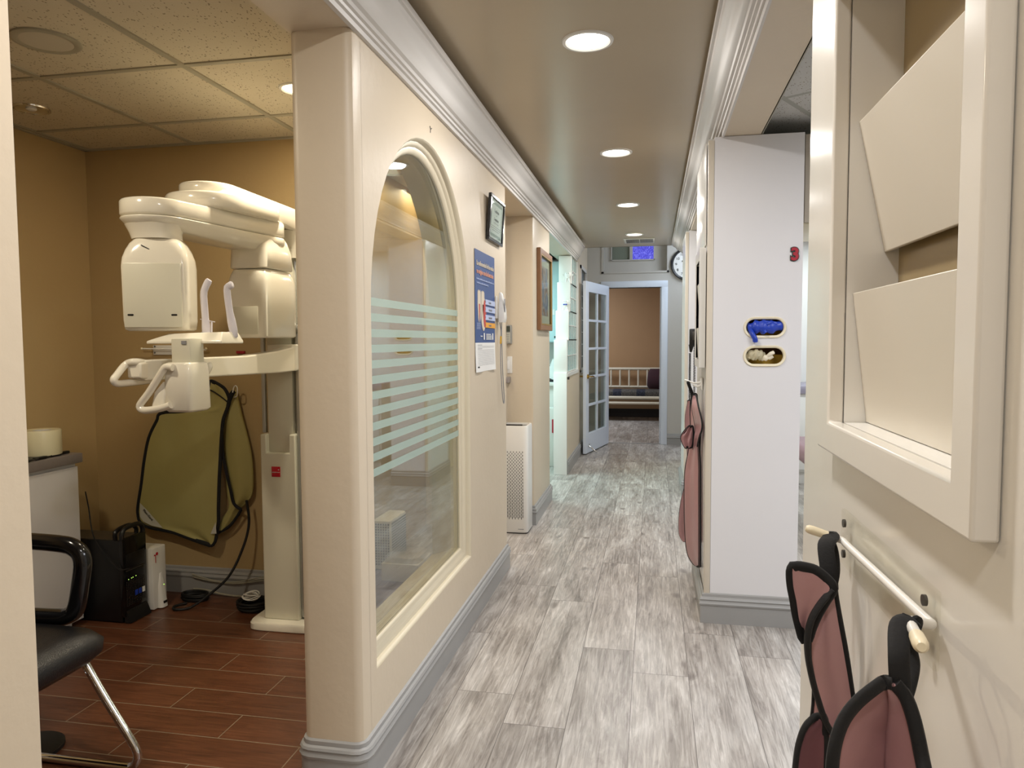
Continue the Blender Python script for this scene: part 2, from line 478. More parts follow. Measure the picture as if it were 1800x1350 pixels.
def mat_actile(name, rot=0.0, ox=0.0, oy=0.0, grid=False, col='CFC5AE'):
    g = NG(name)
    P = g.pos()
    vm = g.N.new('ShaderNodeMapping'); vm.inputs['Rotation'].default_value = (0, 0, rot); vm.inputs['Location'].default_value = (ox, oy, 0)
    g.L.new(P, vm.inputs[0]); v = vm.outputs[0]
    vo = g.N.new('ShaderNodeTexVoronoi'); vo.inputs['Scale'].default_value = 105; vo.inputs['Randomness'].default_value = 1
    st = g.N.new('ShaderNodeMapping'); st.inputs['Scale'].default_value = (1.0, 0.55, 1); st.inputs['Rotation'].default_value = (0, 0, 0.6)
    g.L.new(v, st.inputs[0])
    wob = g.noise(v, 30, 3)
    g.L.new(st.outputs[0], vo.inputs['Vector'])
    sz = g.math('MULTIPLY', g.ramp(wob, [(0.30, 0.15), (0.60, 1.0)]), 0.27)
    hole = g.math('LESS_THAN', vo.outputs['Distance'], sz)
    n2 = g.noise(v, 220, 2)
    c = g.mix(hole, lin(col), lin('7E725C'))
    c = g.mix(g.math('MULTIPLY', n2, 0.18), c, lin('9C917A'))
    if grid:
        q = g.xyz(v)
        def edge(a):
            f = g.math('FRACT', g.math('DIVIDE', a, 0.61)); return g.math('MULTIPLY', g.math('MINIMUM', f, g.math('SUBTRACT', 1.0, f)), 0.61)
        e = g.math('LESS_THAN', g.math('MINIMUM', edge(q[0]), edge(q[1])), 0.012)
        c = g.mix(e, c, lin('A9A9A2'))
    g.L.new(c, g.b.inputs['Base Color']); g.b.inputs['Roughness'].default_value = 0.85
    g.bump(g.math('SUBTRACT', 1.0, hole), 0.5, 0.003)
    return g.m
M['tile'] = mat_actile('acoustic_tile')
M['tile_cool'] = mat_actile('acoustic_tile_rotated', rot=math.radians(31), ox=-0.02, oy=0.05, grid=True, col='CBCBC9')

def mat_purple():
    g = NG('backlit_blue_window_glass')
    v = g.N.new('ShaderNodeTexCoord').outputs['Object']
    n = g.noise(v, 45, 4, 0.6, 2.0)
    c = g.ramp(n, [(0.35, '3A34B8'), (0.52, '5A58E0'), (0.66, '9A9CFF'), (0.76, 'E8ECFF')])
    g.L.new(c, g.b.inputs['Emission Color']); g.b.inputs['Emission Strength'].default_value = 0.9
    g.b.inputs['Base Color'].default_value = lin('202060')
    return g.m
M['purple'] = mat_purple()

def mat_block(name, tint, tr, alpha):
    g = NG(name); N, L = g.N, g.L
    out = [n for n in N if n.type == 'OUTPUT_MATERIAL'][0]
    v = g.N.new('ShaderNodeTexCoord').outputs['Object']
    n = g.noise(g.comb(g.math('MULTIPLY', g.xyz(v)[1], 60.0), g.math('MULTIPLY', g.xyz(v)[2], 6.0)), 1.0, 3, 0.5, 1.0)
    g.L.new(g.ramp(n, [(0.3, tint), (0.7, tr)]), g.b.inputs['Base Color'])
    g.b.inputs['Roughness'].default_value = 0.12; g.bump(n, 0.4, 0.01)
    t = N.new('ShaderNodeBsdfTransparent'); t.inputs[0].default_value = lin(tr)
    mx = N.new('ShaderNodeMixShader'); mx.inputs[0].default_value = alpha
    L.new(t.outputs[0], mx.inputs[1]); L.new(g.b.outputs[0], mx.inputs[2]); L.new(mx.outputs[0], out.inputs[0])
    return g.m
M['block'] = mat_block('clear_glass_block', 'A8C4C4', 'DCF4F4', 0.45)
M['blockdark'] = mat_block('grey_glass_block', '70787A', '9AA4A6', 0.75)

def mat_cushion():
    g = NG('patterned_seat_fabric')
    v = g.N.new('ShaderNodeTexCoord').outputs['Object']
    q = g.xyz(v)
    st = g.math('FRACT', g.math('MULTIPLY', q[0], 2.6))
    band = g.math('LESS_THAN', g.math('ABSOLUTE', g.math('SUBTRACT', st, 0.5)), 0.18)
    n = g.noise(v, 28, 4, 0.6, 2.5)
    c = g.mix(band, g.ramp(n, [(0.42, '2A2C34'), (0.52, '7C776C'), (0.58, '2E3038')]), g.ramp(n, [(0.45, '1F2430'), (0.6, '3E4254')]))
    g.L.new(c, g.b.inputs['Base Color']); g.b.inputs['Roughness'].default_value = 0.8
    return g.m
M['cushion'] = mat_cushion()

def mat_art():
    g = NG('abstract_print')
    v = g.N.new('ShaderNodeTexCoord').outputs['Object']
    n = g.noise(v, 7, 5, 0.6, 1.2)
    g.L.new(g.ramp(n, [(0.32, '46587A'), (0.45, '8A93A8'), (0.52, 'B8A8A0'), (0.6, '8C6C60'), (0.7, '5A6684')]), g.b.inputs['Base Color'])
    return g.m
M['art'] = mat_art()

# ------------------------------------------------------------------ the setting: floors
f = MB()
f.box(-0.98, 3.6, -2.2, 13.2, -0.06, 0)
f.box(-3.9, -0.98, 4.1, 13.2, -0.06, 0)
struct('floor', f, M['planks'])
f = MB(); f.box(-3.2, -0.98, -1.0, 4.1, -0.06, 0)
struct('floor_xray', f, M['redtile'])

# ------------------------------------------------------------------ corridor walls
XI = -0.83      # corridor face of the left wall
XO = -1.02
def arch(off=0.0, n=26):
    """window outline in (y, z), inset by off, counter-clockwise from bottom left"""
    y0, y1, z0, zs, zt = 2.07 + off, 3.262 - off, 0.312 + off, 1.42, 2.062 - off
    c = (y0 + y1) / 2; a = (y1 - y0) / 2; b = zt - zs
    P = [(y0, z0), (y1, z0)]
    for i in range(n + 1):
        t = PI * i / n
        P.append((c + a * math.cos(t), zs + b * math.sin(t)))
    return P
w = MB()
w.prism([(2.02, 0), (4.10, 0), (4.10, 2.34), (2.02, 2.34)], 'x', XO, XI, holes=[arch()])
def rrect(x0, x1, y0, y1, r, corners=(1, 1, 1, 1), n=6):
    out = []
    for (cx, cy, a0, k) in ((x1 - r, y0 + r, -90, 0), (x1 - r, y1 - r, 0, 1), (x0 + r, y1 - r, 90, 2), (x0 + r, y0 + r, 180, 3)):
        if corners[k]:
            for i in range(n + 1):
                t = math.radians(a0 + 90 * i / n); out.append((cx + r * math.cos(t), cy + r * math.sin(t)))
        else:
            out.append((cx + (r if k < 2 else -r), cy + (-r if k in (0, 3) else r)))
    return out
w.prism(rrect(XO, XI, 1.955, 2.021, 0.028, (1, 0, 0, 1), 3), 'z', 0, 2.195)
struct('wall_left', w, M['wall'], ang=30)

# moulded window reveal: profile swept around the arch
prof = [(-0.003, XI), (0.0, XI - 0.0005), (0.004, XI - 0.004), (0.008, XI - 0.011), (0.010, XI - 0.020), (0.019, XI - 0.021), (0.025, XI - 0.025), (0.029, XI - 0.031), (0.038, XI - 0.032), (0.046, XI - 0.034), (0.051, XI - 0.038), (0.055, XI - 0.0425), (0.055, XI - 0.050), (0.050, XI - 0.052), (0.050, XI - 0.085), (0.044, XI - 0.09), (0.038, XI - 0.10), (0.030, XI - 0.11), (0.022, XI - 0.13), (0.0, XO), (-0.003, XO)]
rs = []
for d, x in prof:
    rs.append([Vector((x, p[0], p[1])) for p in arch(d)])
m = MB(); m.rings(rs, cap=False)
struct('trim_1', m, mat('window_trim_paint', 'D6CBB2', 0.3), ang=50)
wn = MB(); wn.prism(arch(0.0535), 'x', XI - 0.048, XI - 0.042)
win = struct('window_1', wn, M['glass'])
fs = MB(); z = 1.459
for i in range(12):
    fs.box(XI - 0.0418, XI - 0.0412, 2.125, 3.207, z - 0.026, z); z -= 0.0495
struct('frosted_film', fs, M['frost'], win)
fs = MB()
fs.prism(arch(0.047), 'x', XI - 0.0505, XI - 0.0485, holes=[arch(0.0555)])
struct('window_gasket', fs, M['ink'], win)

def wall(name, *boxes, m='wall', bev=0.0):
    w = MB()
    for b in boxes: w.box(*b, bev=bev)
    return struct(name, w, M[m])
wall('wall_left_near', (XO, XI, -2.2, 0.836, 0, 2.34))
# beam over the left side openings
wall('wall_left_beam', (XO, XI, -2.2, 1.955, 2.195, 2.42), (XO, XI, 1.955, 2.02, 2.196, 2.42), (XO, XI, 2.02, 4.1, 2.34, 2.42), (XO, XI, 4.1, 5.1, 2.195, 2.42), (XO, XI, 5.92, 8.14, 2.195, 2.42))
wall('wall_left_mid', (-1.75, XI, 5.1, 5.92, 0, 2.42), bev=0.02)
wall('wall_xray_back', (-3.1, -1.70, 3.4, 3.52, 0, 2.45), (-1.70, -1.60, 3.4, 5.1, 0, 2.45), m='wallx')
wall('wall_xray_passage', (-1.60, XO, 4.98, 5.10, 0, 2.45), m='wall')
wall('wall_xray_left', (-3.1, -2.94, -1.0, 3.4, 0, 2.45), m='wallx')
wall('wall_xray_front', (-3.1, XO, -1.15, -1.0, 0, 2.45), m='wallx')
c = MB(); c.box(-3.0, XO, -1.0, 5.1, 2.332, 2.40)
struct('ceiling_xray', c, M['tile'])
t = MB()
for x in (-2.905, -2.30, -1.69, -1.08):
    t.box(x - 0.012, x + 0.012, -1.0, 5.1, 2.326, 2.334)
for y in (-0.6, 0.01, 0.62, 1.23, 1.84, 2.445, 3.055, 3.665, 4.275):
    t.box(-2.94, XO, y - 0.012, y + 0.012, 2.327, 2.334)
t.box(-2.94, XO, 3.378, 3.4, 2.324, 2.334); t.box(-2.94, -2.92, -1, 3.4, 2.324, 2.334)
struct('ceiling_grid', t, M['tbar'])

c = MB(); c.box(XI, 0.31, -2.2, 8.42, ZC, ZC + 0.05)
c.box(XI, 0.31, 8.40, 8.44, ZC, 3.1)
struct('ceiling', c, M['ceil'])
wall('wall_corridor_rear', (-1.02, 3.4, -2.35, -2.2, 0, 2.6), m='wall')

# right side: beam, panel wall beside the camera
wall('wall_right_beam', (0.305, 0.47, -2.2, 8.2, 2.234, 2.42))
w = MB(); w.box(0.305, 0.34, -2.2, 1.228, 0, 2.234); w.box(0.24, 0.305, -2.2, 0.575, 0, 2.234); w.box(0.24, 0.305, 1.03, 1.228, 0, 2.234)
w.box(0.24, 0.305, 0.575, 1.03, 0, 1.19); w.box(0.24, 0.305, 0.575, 1.03, 1.80, 2.234)
struct('wall_right', w, M['creamgloss'])

wall('wall_right_far', (0.335, 0.61, 7.0, 8.2, 0, 2.234))
# crown mouldings
CP = [(-0.002, 2.190), (0.012, 2.190), (0.014, 2.203), (0.022, 2.206), (0.024, 2.214), (0.032, 2.217), (0.036, 2.226), (0.046, 2.232), (0.054, 2.244), (0.060, 2.262), (0.070, 2.282), (0.084, 2.296), (0.088, 2.304), (0.090, 2.318), (0.098, 2.321), (0.100, 2.328), (0.100, 2.342), (-0.002, 2.342)]
m = MB()
m.rings([[Vector((XI + p, y, z)) for p, z in CP] for y in (-2.2, 7.98)] + [[Vector((XI + p * 0.55, 8.06, z)) for p, z in CP]])
struct('trim_2', m, M['crown'], ang=25)
CR = [(p, 2.250 + (z - 2.190) * 0.092 / 0.152) for p, z in CP]
m = MB()
m.rings([[Vector((0.305 - p * 1.18, y, z)) for p, z in CR] for y in (-2.2, 8.02)] + [[Vector((0.305 - p * 0.6, 8.10, z)) for p, z in CR]])
struct('trim_3', m, M['crown'], ang=25)
m = MB(); m.box(0.298, 0.307, -2.2, 3.455, 2.226, 2.30); struct('trim_4', m, M['crown'])

# baseboards: stepped profile (out, z)
BP = [(0, 0), (0.016, 0), (0.016, 0.082), (0.020, 0.086), (0.022, 0.094), (0.018, 0.100), (0.016, 0.108), (0.020, 0.113), (0.016, 0.120), (0.009, 0.124), (0.008, 0.136), (0, 0.140)]
def baseboard(name, path, m='base', close=False):
    """path in plan, wall on the left of travel... outwards is to the right of travel"""
    P = [Vector((p[0], p[1])) for p in path]; rs = []
    n = len(P)
    for i, p in enumerate(P):
        d0 = (P[i] - P[i - 1]).normalized() if i > 0 else (P[1] - P[0]).normalized()
        d1 = (P[i + 1] - P[i]).normalized() if i < n - 1 else d0
        n0 = Vector((d0.y, -d0.x)); n1 = Vector((d1.y, -d1.x))
        nn = (n0 + n1); nn = nn / max(0.3, nn.length_squared) * 2
        rs.append([Vector((p.x + nn.x * o, p.y + nn.y * o, z)) for o, z in BP])
    mb = MB(); mb.rings(rs)
    return struct(name, mb, M[m], ang=30)
cap = [(XO - 0.0, 2.3), (XO, 2.10)] + rrect(XO, XI, 1.955, 2.6, 0.028, (1, 0, 0, 1), 3)[-4:] + rrect(XO, XI, 1.955, 2.6, 0.028, (1, 0, 0, 1), 3)[:4] + [(XI, 4.10), (XO, 4.10)]
baseboard('baseboard_left', cap)
baseboard('baseboard_left_mid', [(XO, 5.1), (XI, 5.1), (XI, 5.92), (XO, 5.92)])
baseboard('baseboard_xray', [(-2.94, 3.4), (-1.70, 3.4), (-1.70, 3.45)])
baseboard('baseboard_left_near', [(XI, -2.2), (XI, 0.836), (XO, 0.836)])

# ------------------------------------------------------------------ far left: bright room, stepped glass block partition
wall('wall_lab_left', (-3.6, -3.45, 5.1, 9.6, 0, 2.6), m='whitem')
wall('wall_lab_back', (-3.6, -0.98, 8.3, 8.45, 0, 2.6), m='whitem')
wall('wall_lab_front', (-3.6, -1.75, 5.1, 5.92, 0, 2.6), m='whitem')
c = MB(); c.box(-3.6, XO, 5.92, 8.3, 2.30, 2.36); struct('ceiling_lab', c, M['tile'])
w = MB(); w.box(-0.945, XI, 7.10, 9.37, 0, 0.985); w.box(-0.945, XI, 9.12, 9.37, 0.985, 3.1); w.box(-0.945, XI, 8.14, 8.46, 0.985, 3.1); w.box(-0.945, XI, 8.46, 9.12, 2.15, 3.1)
w.box(-0.945, XI, 7.55, 8.14, 2.19, 2.45)
struct('wall_left_far', w, M['wall'])
baseboard('baseboard_left_far', [(XI, 7.106), (XI, 9.37)])
w = MB(); w.box(-0.957, -0.826, 7.075, 7.10, 0, 1.005, bev=0.003)
steps = [(1.007, 7.14), (1.33, 7.27), (1.62, 7.40), (1.91, 7.53)]
zz = [1.007, 1.33, 1.62, 1.91, 2.19]
for i, (z0, y0) in enumerate(steps):
    w.box(-0.957, -0.826, y0 - 0.03, y0, z0 - 0.012, zz[i + 1], bev=0.003)
    w.box(-0.957, -0.826, y0 - 0.155 if i else 7.08, y0, z0 - 0.012, z0, bev=0.002)
w.box(-0.957, -0.822, 8.12, 8.16, 0.98, 2.19); w.box(-0.957, -0.818, 7.08, 8.16, 0.965, 0.998)
struct('trim_5', w, M['white'])
g = MB()
k = 0
for i, (z0, y0) in enumerate(steps):
    for r in range(2):
        za = z0 + (zz[i + 1] - z0) * r / 2; zb = z0 + (zz[i + 1] - z0) * (r + 1) / 2
        yb = 8.12; n = max(1, round((yb - y0) / 0.145)); d = (yb - y0) / n
        for q in range(n): g.box(-0.935, -0.842, y0 + q * d + 0.004, y0 + (q + 1) * d - 0.004, za + 0.004, zb - 0.004, bev=0.008)
wb = struct('window_2', g, M['block'])
g = MB()
for i, (z0, y0) in enumerate(steps):
    for r in range(3):
        za = z0 + (zz[i + 1] - z0) * r / 2
        if za < zz[i + 1] + 0.001: g.box(-0.930, -0.838, y0, 8.12, za - 0.004, za + 0.004)
    n = max(1, round((8.12 - y0) / 0.145)); d = (8.12 - y0) / n
    for q in range(1, n): g.box(-0.930, -0.838, y0 + q * d - 0.004, y0 + q * d + 0.004, z0, zz[i + 1])
struct('block_mortar', g, M['white'], wb)
g = MB()
for r in range(8):
    for q in range(4):
        za = 0.985 + r * 0.1456; ya = 8.475 + q * 0.16
        g.box(-0.93, -0.846, ya + 0.004, ya + 0.156, za + 0.004, za + 0.141, bev=0.008)
w3 = struct('window_3', g, M['blockdark'])
g = MB()
for r in range(9): g.box(-0.92, -0.842, 8.47, 9.12, 0.985 + r * 0.1456 - 0.004, 0.985 + r * 0.1456 + 0.004)
struct('block_mortar', g, M['whitem'], w3)
g = MB(); g.box(-0.84, -0.815, 8.44, 8.475, 0.95, 2.19); g.box(-0.84, -0.815, 9.105, 9.14, 0.95, 2.19); g.box(-0.84, -0.815, 8.44, 9.14, 2.15, 2.19); g.box(-0.84, -0.81, 8.44, 9.14, 0.94, 0.98)
struct('window_frame', g, M['crown'], w3)

# ------------------------------------------------------------------ far wall with doorway, niche window
YF = 9.37
w = MB()
hole_door = [(-0.575, 0.0), (0.098, 0.0), (0.098, 1.985), (-0.575, 1.985)]
w.box(-1.1, -0.575, YF, YF + 0.12, 0, 2.19); w.box(0.098, 1.9, YF, YF + 0.12, 0, 2.19); w.box(-0.575, 0.098, YF, YF + 0.12, 1.985, 2.19)
w.box(-1.1, -0.62, YF, YF + 0.12, 2.19, 3.1); w.box(0.165, 1.9, YF, YF + 0.12, 2.19, 3.1); w.box(-0.62, 0.165, YF, YF + 0.12, 2.95, 3.1)
struct('wall_far', w, M['wallgrey'])
w = MB()
w.box(-0.62, -0.52, YF + 0.09, YF + 0.12, 2.19, 2.95); w.box(0.0, 0.165, YF + 0.09, YF + 0.12, 2.19, 2.95); w.box(-0.52, 0.0, YF + 0.09, YF + 0.12, 2.19, 2.345)
w.box(-0.52, 0.0, YF + 0.09, YF + 0.12, 2.62, 2.95)
w.box(-0.535, -0.52, YF + 0.075, YF + 0.10, 2.335, 2.65); w.box(0.0, 0.015, YF + 0.075, YF + 0.10, 2.335, 2.65); w.box(-0.535, 0.015, YF + 0.075, YF + 0.10, 2.33, 2.345)
w.box(-0.30, -0.262, YF + 0.08, YF + 0.12, 2.345, 2.65)
w.box(-0.65, -0.62, YF - 0.008, YF + 0.01, 2.16, 2.95); w.box(0.165, 0.19, YF - 0.008, YF + 0.01, 2.16, 2.95); w.box(-0.65, 0.19, YF - 0.008, YF + 0.01, 2.165, 2.19)
w4 = struct('window_4', w, M['wallgrey'])
w = MB(); w.box(-0.52, -0.30, YF + 0.10, YF + 0.105, 2.345, 2.62); struct('window_pane', w, mat('green_grey_pane', '7C8478', 0.2), w4)
w = MB(); w.box(-0.262, 0.0, YF + 0.10, YF + 0.105, 2.345, 2.62); struct('window_pane', w, M['purple'], w4, label='bright blue textured pane')
w = MB()
w.box(-0.655, -0.575, YF - 0.02, YF, 0, 2.06, bev=0.005); w.box(0.098, 0.178, YF - 0.02, YF, 0, 2.06, bev=0.005); w.box(-0.655, 0.178, YF - 0.021, YF, 1.985, 2.065, bev=0.005)
w.box(-0.595, -0.575, YF, YF + 0.14, 0, 2.0); w.box(0.098, 0.118, YF - 0.0, YF + 0.14, 0, 2.0); w.box(-0.575, 0.098, YF, YF + 0.14, 1.985, 2.0)
w.box(0.083, 0.098, YF + 0.03, YF + 0.06, 0, 1.985)
w.box(0.083, 0.098, YF + 0.085, YF + 0.115, 0, 1.985)
dfr = struct('trim_6', w, mat('blue_white_door_paint', 'DCE4F0', 0.3))
w = MB(); w.box(0.0815, 0.084, YF + 0.03, YF + 0.06, 0.88, 0.95); struct('strike_plate', w, M['gold'], dfr)
baseboard('baseboard_far', [(0.178, YF), (1.9, YF)])
c = MB(); c.box(-1.1, 1.9, 8.42, YF + 0.1, 3.0, 3.1); struct('ceiling_far', c, M['whitem'])
wall('wall_far_right', (1.75, 1.9, 8.2, 9.5, 0, 3.1), m='wallgrey')
wall('wall_hall_front', (0.60, 1.9, 8.2, 8.35, 0, 3.1), m='wallgrey')
c = MB(); c.box(0.31, 1.9, 8.2, 8.44, 2.42, 3.1); struct('wall_hall_fascia', c, M['wallgrey'])

# door leaf, open into the corridor
A = Vector((-0.752, 8.35, 0)); B = Vector((-0.548, 9.30, 0))
dv = (B - A); Ld = dv.length; ang = math.atan2(dv.y, dv.x)
DM = Matrix.Translation(A) @ Matrix.Rotation(ang, 4, 'Z')
door_m = mat('pale_blue_white_door_paint', 'DDE6F4', 0.28)
th = 0.038
d = MB()
st_, tr_, br_ = 0.11, 0.12, 0.24
H = 2.0
d.box(0, st_, 0, th, 0.012, H); d.box(Ld - st_, Ld, 0, th, 0.012, H)
d.box(st_, Ld - st_, 0, th, H - tr_, H); d.box(st_, Ld - st_, 0, th, 0.012, br_)
zs0, zs1 = br_, H - tr_
d.box(Ld / 2 - 0.014, Ld / 2 + 0.014, 0.004, th - 0.004, zs0, zs1)
for i in range(1, 5):
    zc = zs0 + (zs1 - zs0) * i / 5
    d.box(st_, Ld - st_, 0.004, th - 0.004, zc - 0.014, zc + 0.014)
d.xf(DM)
door = struct('door_1', d, door_m, bev=0.003)
d = MB(); d.box(st_, Ld - st_, th / 2 - 0.002, th / 2 + 0.002, zs0, zs1); d.xf(DM)
struct('door_glass', d, M['clear'], door)
for sgn in (-1, 1):
    d = MB(); y0 = 0 if sgn < 0 else th
    d.cyl((0.055, y0, 0.905), (0.055, y0 + sgn * 0.012, 0.905), 0.026)
    d.cyl((0.055, y0, 0.905), (0.055, y0 + sgn * 0.05, 0.905), 0.009)
    d.tube([(0.055, y0 + sgn * 0.05, 0.905), (0.09, y0 + sgn * 0.052, 0.908), (0.15, y0 + sgn * 0.05, 0.90)], [0.010, 0.009, 0.007])
    d.xf(DM); struct('door_handle', d, mat('brass', 'B89A50', 0.25, metal=1.0), door)
d = MB(); d.tube([(0.10, -0.0, 0.10), (0.10, -0.04, 0.07), (0.12, -0.10, 0.018)], [0.007, 0.007, 0.008]); d.cyl((0.10, 0, 0.10), (0.10, -0.01, 0.10), 0.02); d.xf(DM)
struct('door_stop', d, M['chrome'], door)

# waiting room
wall('wall_waiting_back', (-3.6, 3.6, 12.70, 12.85, 0, 3.0), m='brown')
wall('wall_waiting_left', (-3.6, -3.45, 9.49, 12.85, 0, 3.0), m='brown')
wall('wall_waiting_right', (0.75, 0.9, 9.49, 12.85, 0, 3.0), m='brown')
wall('wall_waiting_front', (-3.6, -1.1, 9.37, 9.49, 0, 3.0), m='brown')
c = MB(); c.box(-3.6, 0.9, 9.49, 12.85, 2.8, 2.9); struct('ceiling_waiting', c, M['whitem'])
m = MB(); m.box(-3.45, 0.75, 12.68, 12.70, 0, 0.14); struct('baseboard_waiting_shadow', m, M['ink'])  # baseboard coloured dark in place of the shadow under the bench
m = MB(); m.box(-0.575, 0.098, YF + 0.02, YF + 0.06, 0, 0.004); struct('trim_7', m, M['base'])

# right hand rooms
wall('wall_operatory_back', (0.60, 3.4, 7.6, 7.75, 0, 2.6), m='whitem')
wall('wall_operatory_right', (3.25, 3.4, -2.2, 7.75, 0, 2.6), m='whitem')
c = MB(); c.box(0.462, 3.4, -2.2, 7.75, 2.302, 2.36); struct('ceiling_operatory', c, M['tile_cool'])
m = MB(); m.box(0.455, 0.492, -2.2, 3.8, 2.292, 2.303); m.box(0.466, 0.474, -2.2, 3.8, 2.234, 2.30); struct('trim_8', m, M['tbar'])

# ================================================================== OBJECTS
# ------------------------------------------------------------------ ceiling lights
def stadium(cx, cy, hw, hh, n=12, d=0.0):
    r = hh + d; P = []
    for i in range(n + 1):
        t = -PI / 2 + PI * i / n; P.append((cx + hw - hh + r * math.cos(t), cy + r * math.sin(t)))
    for i in range(n + 1):
        t = PI / 2 + PI * i / n; P.append((cx - hw + hh + r * math.cos(t), cy + r * math.sin(t)))
    return P

def downlight(x, y, z, r, m, label, group, lit=True):
    t = thing('downlight', label, 'ceiling light', (x, y, z), group)
    b = MB(); b.lathe([(r * 0.80, 0.004), (r * 0.80, -0.002), (r * 0.86, -0.007), (r * 0.97, -0.006), (r, -0.001), (r, 0.0)], (x, y, z), n=40, cap=False)
    b.build('trim_ring', M['white'] if lit else M['chrome'], t)
    if lit:
        b = MB(); b.lathe([(r * 0.80, -0.002), (0.001, -0.004)], (x, y, z), n=40); b.build('diffuser', m, t)
    else:
        b = MB(); b.lathe([(r * 0.82, -0.006), (r * 0.70, -0.0015), (r * 0.50, -0.003), (r * 0.30, -0.001), (0.001, -0.001)], (x, y, z), n=40, cap=False); b.build('reflector', M['chrome'], t)
        b = MB(); b.sphere((x, y, z - 0.003), r * 0.28, sz=0.35); b.build('bulb', M['whitem'], t)
    return t
lbl = ['round lit downlight nearest the camera in the corridor ceiling', 'second lit downlight along the corridor ceiling, beyond the largest one', 'third lit corridor downlight, a small ellipse just before the last one', 'farthest and smallest lit downlight, beside the ceiling air vent']
for (x, y), l in zip(DL, lbl):
    downlight(x, y, ZC, 0.092, M['lamp'], l, 'recessed downlights in the corridor ceiling')
downlight(-1.40, 2.76, 2.332, 0.075, M['lampwarm'], 'bright lit spotlight in the speckled tile ceiling beside the wall end', 'recessed lights in the tile ceiling')
downlight(-2.64, 2.755, 2.332, 0.075, M['lampwarm'], 'unlit chrome recessed spotlight in the tile ceiling at far left', 'recessed lights in the tile ceiling', lit=False)
t = thing('ceiling_speaker', 'large round beige ceiling speaker grille in the tile ceiling at upper left', 'speaker', (-2.0, 2.16, 2.332))
b = MB(); b.lathe([(0.105, 0.0), (0.105, -0.006), (0.096, -0.010), (0.080, -0.006)], (-2.0, 2.16, 2.332), n=48, cap=False); b.build('rim', M['tbar'], t)
b = MB(); b.lathe([(0.082, -0.006), (0.078, -0.001), (0.066, -0.005), (0.064, -0.002), (0.050, -0.004), (0.048, -0.001), (0.03, -0.003), (0.001, -0.003)], (-2.0, 2.16, 2.332), n=48); b.build('grille', mat('grille_cloth', 'BDB5A4', 0.7), t)

t = thing('air_vent', 'white rectangular air register in the corridor ceiling beyond the last downlight', 'air vent', (-0.15, 7.93, ZC))
b = MB(); b.box(-0.31, 0.01, 7.76, 8.10, ZC - 0.008, ZC, bev=0.003); b.build('frame', M['white'], t)
b = MB()
for k in range(24):
    xx = -0.285 + k * 0.0112 + (0.012 if k > 11 else 0)
    b.box(xx, xx + 0.006, 7.80, 8.06, ZC - 0.011, ZC - 0.008)
b.build('slats', M['ink'], t)

t = thing('troffer_light', 'small cyan-white square ceiling light glimpsed in the gap right of the white cabinet', 'ceiling light', (1.25, 6.1, 2.302))
b = MB(); b.box(0.95, 1.55, 5.55, 6.15, 2.290, 2.302, bev=0.003); b.build('frame', M['white'], t)
b = MB(); b.box(0.98, 1.52, 5.58, 6.12, 2.287, 2.290); b.build('diffuser', M['troffer'], t)

# ------------------------------------------------------------------ panoramic x-ray machine
XM = thing('panoramic_xray_machine', 'tall ivory dental panoramic x-ray machine with rotating arm and wide column', 'x-ray machine', (-1.67, 3.15, 0))
iv = M['ivory']
b = MB()
def base_ring(z, g=0): return (-1.665, 3.165, z, 0.165 + g, 0.185 + g, 7)
b.loft([base_ring(0.0, -0.004), base_ring(0.004), base_ring(0.030), base_ring(0.038, -0.006), base_ring(0.0385, -0.03)], n=48)
b.build('base_plate', iv, XM, bev=0)
b = MB()   # lower cover with U notch
b.prism([(-1.765, 0.038), (-1.592, 0.038), (-1.592, 0.90), (-1.622, 0.90), (-1.622, 0.815), (-1.735, 0.815), (-1.735, 0.90), (-1.765, 0.90)], 'y', 3.035, 3.10)
b.build('front_cover', M['ivory2'], XM, bev=0.006, seg=3)
b = MB(); b.box(-1.60, -1.543, 3.05, 3.33, 0.038, 1.38, bev=0.024, seg=5)
b.box(-1.763, -1.60, 3.10, 3.33, 0.038, 0.90, bev=0.01)
b.box(-1.605, -1.537, 3.045, 3.335, 1.36, 1.40, bev=0.018, seg=4)
b.build('column', M['alu'], XM)
b = MB(); b.box(-1.738, -1.612, 3.06, 3.16, 0.80, 1.80, bev=0.006, seg=2)
b.build('sliding_column', M['ivory2'], XM)
b = MB(); b.box(-1.602, -1.572, 3.09, 3.13, 0.9, 1.82, bev=0.008); b.cyl((-1.775, 3.10, 0.9), (-1.775, 3.10, 1.6), 0.012)
b.build('guide_rail', M['alu'], XM)
lb = MB(); lb.box(-1.71, -1.668, 3.032, 3.036, 0.705, 0.752, bev=0.001)
lab = lb.build('red_label', M['red'], XM)
tx = MB(); add_text(tx, 'carestream', 0.0085, wallM_front(-1.7075, 0.724, 3.0316)); tx.sphere((-1.675, 3.0318, 0.738), 0.003, sy=0.1); tx.build('lettering', M['paper'], lab)
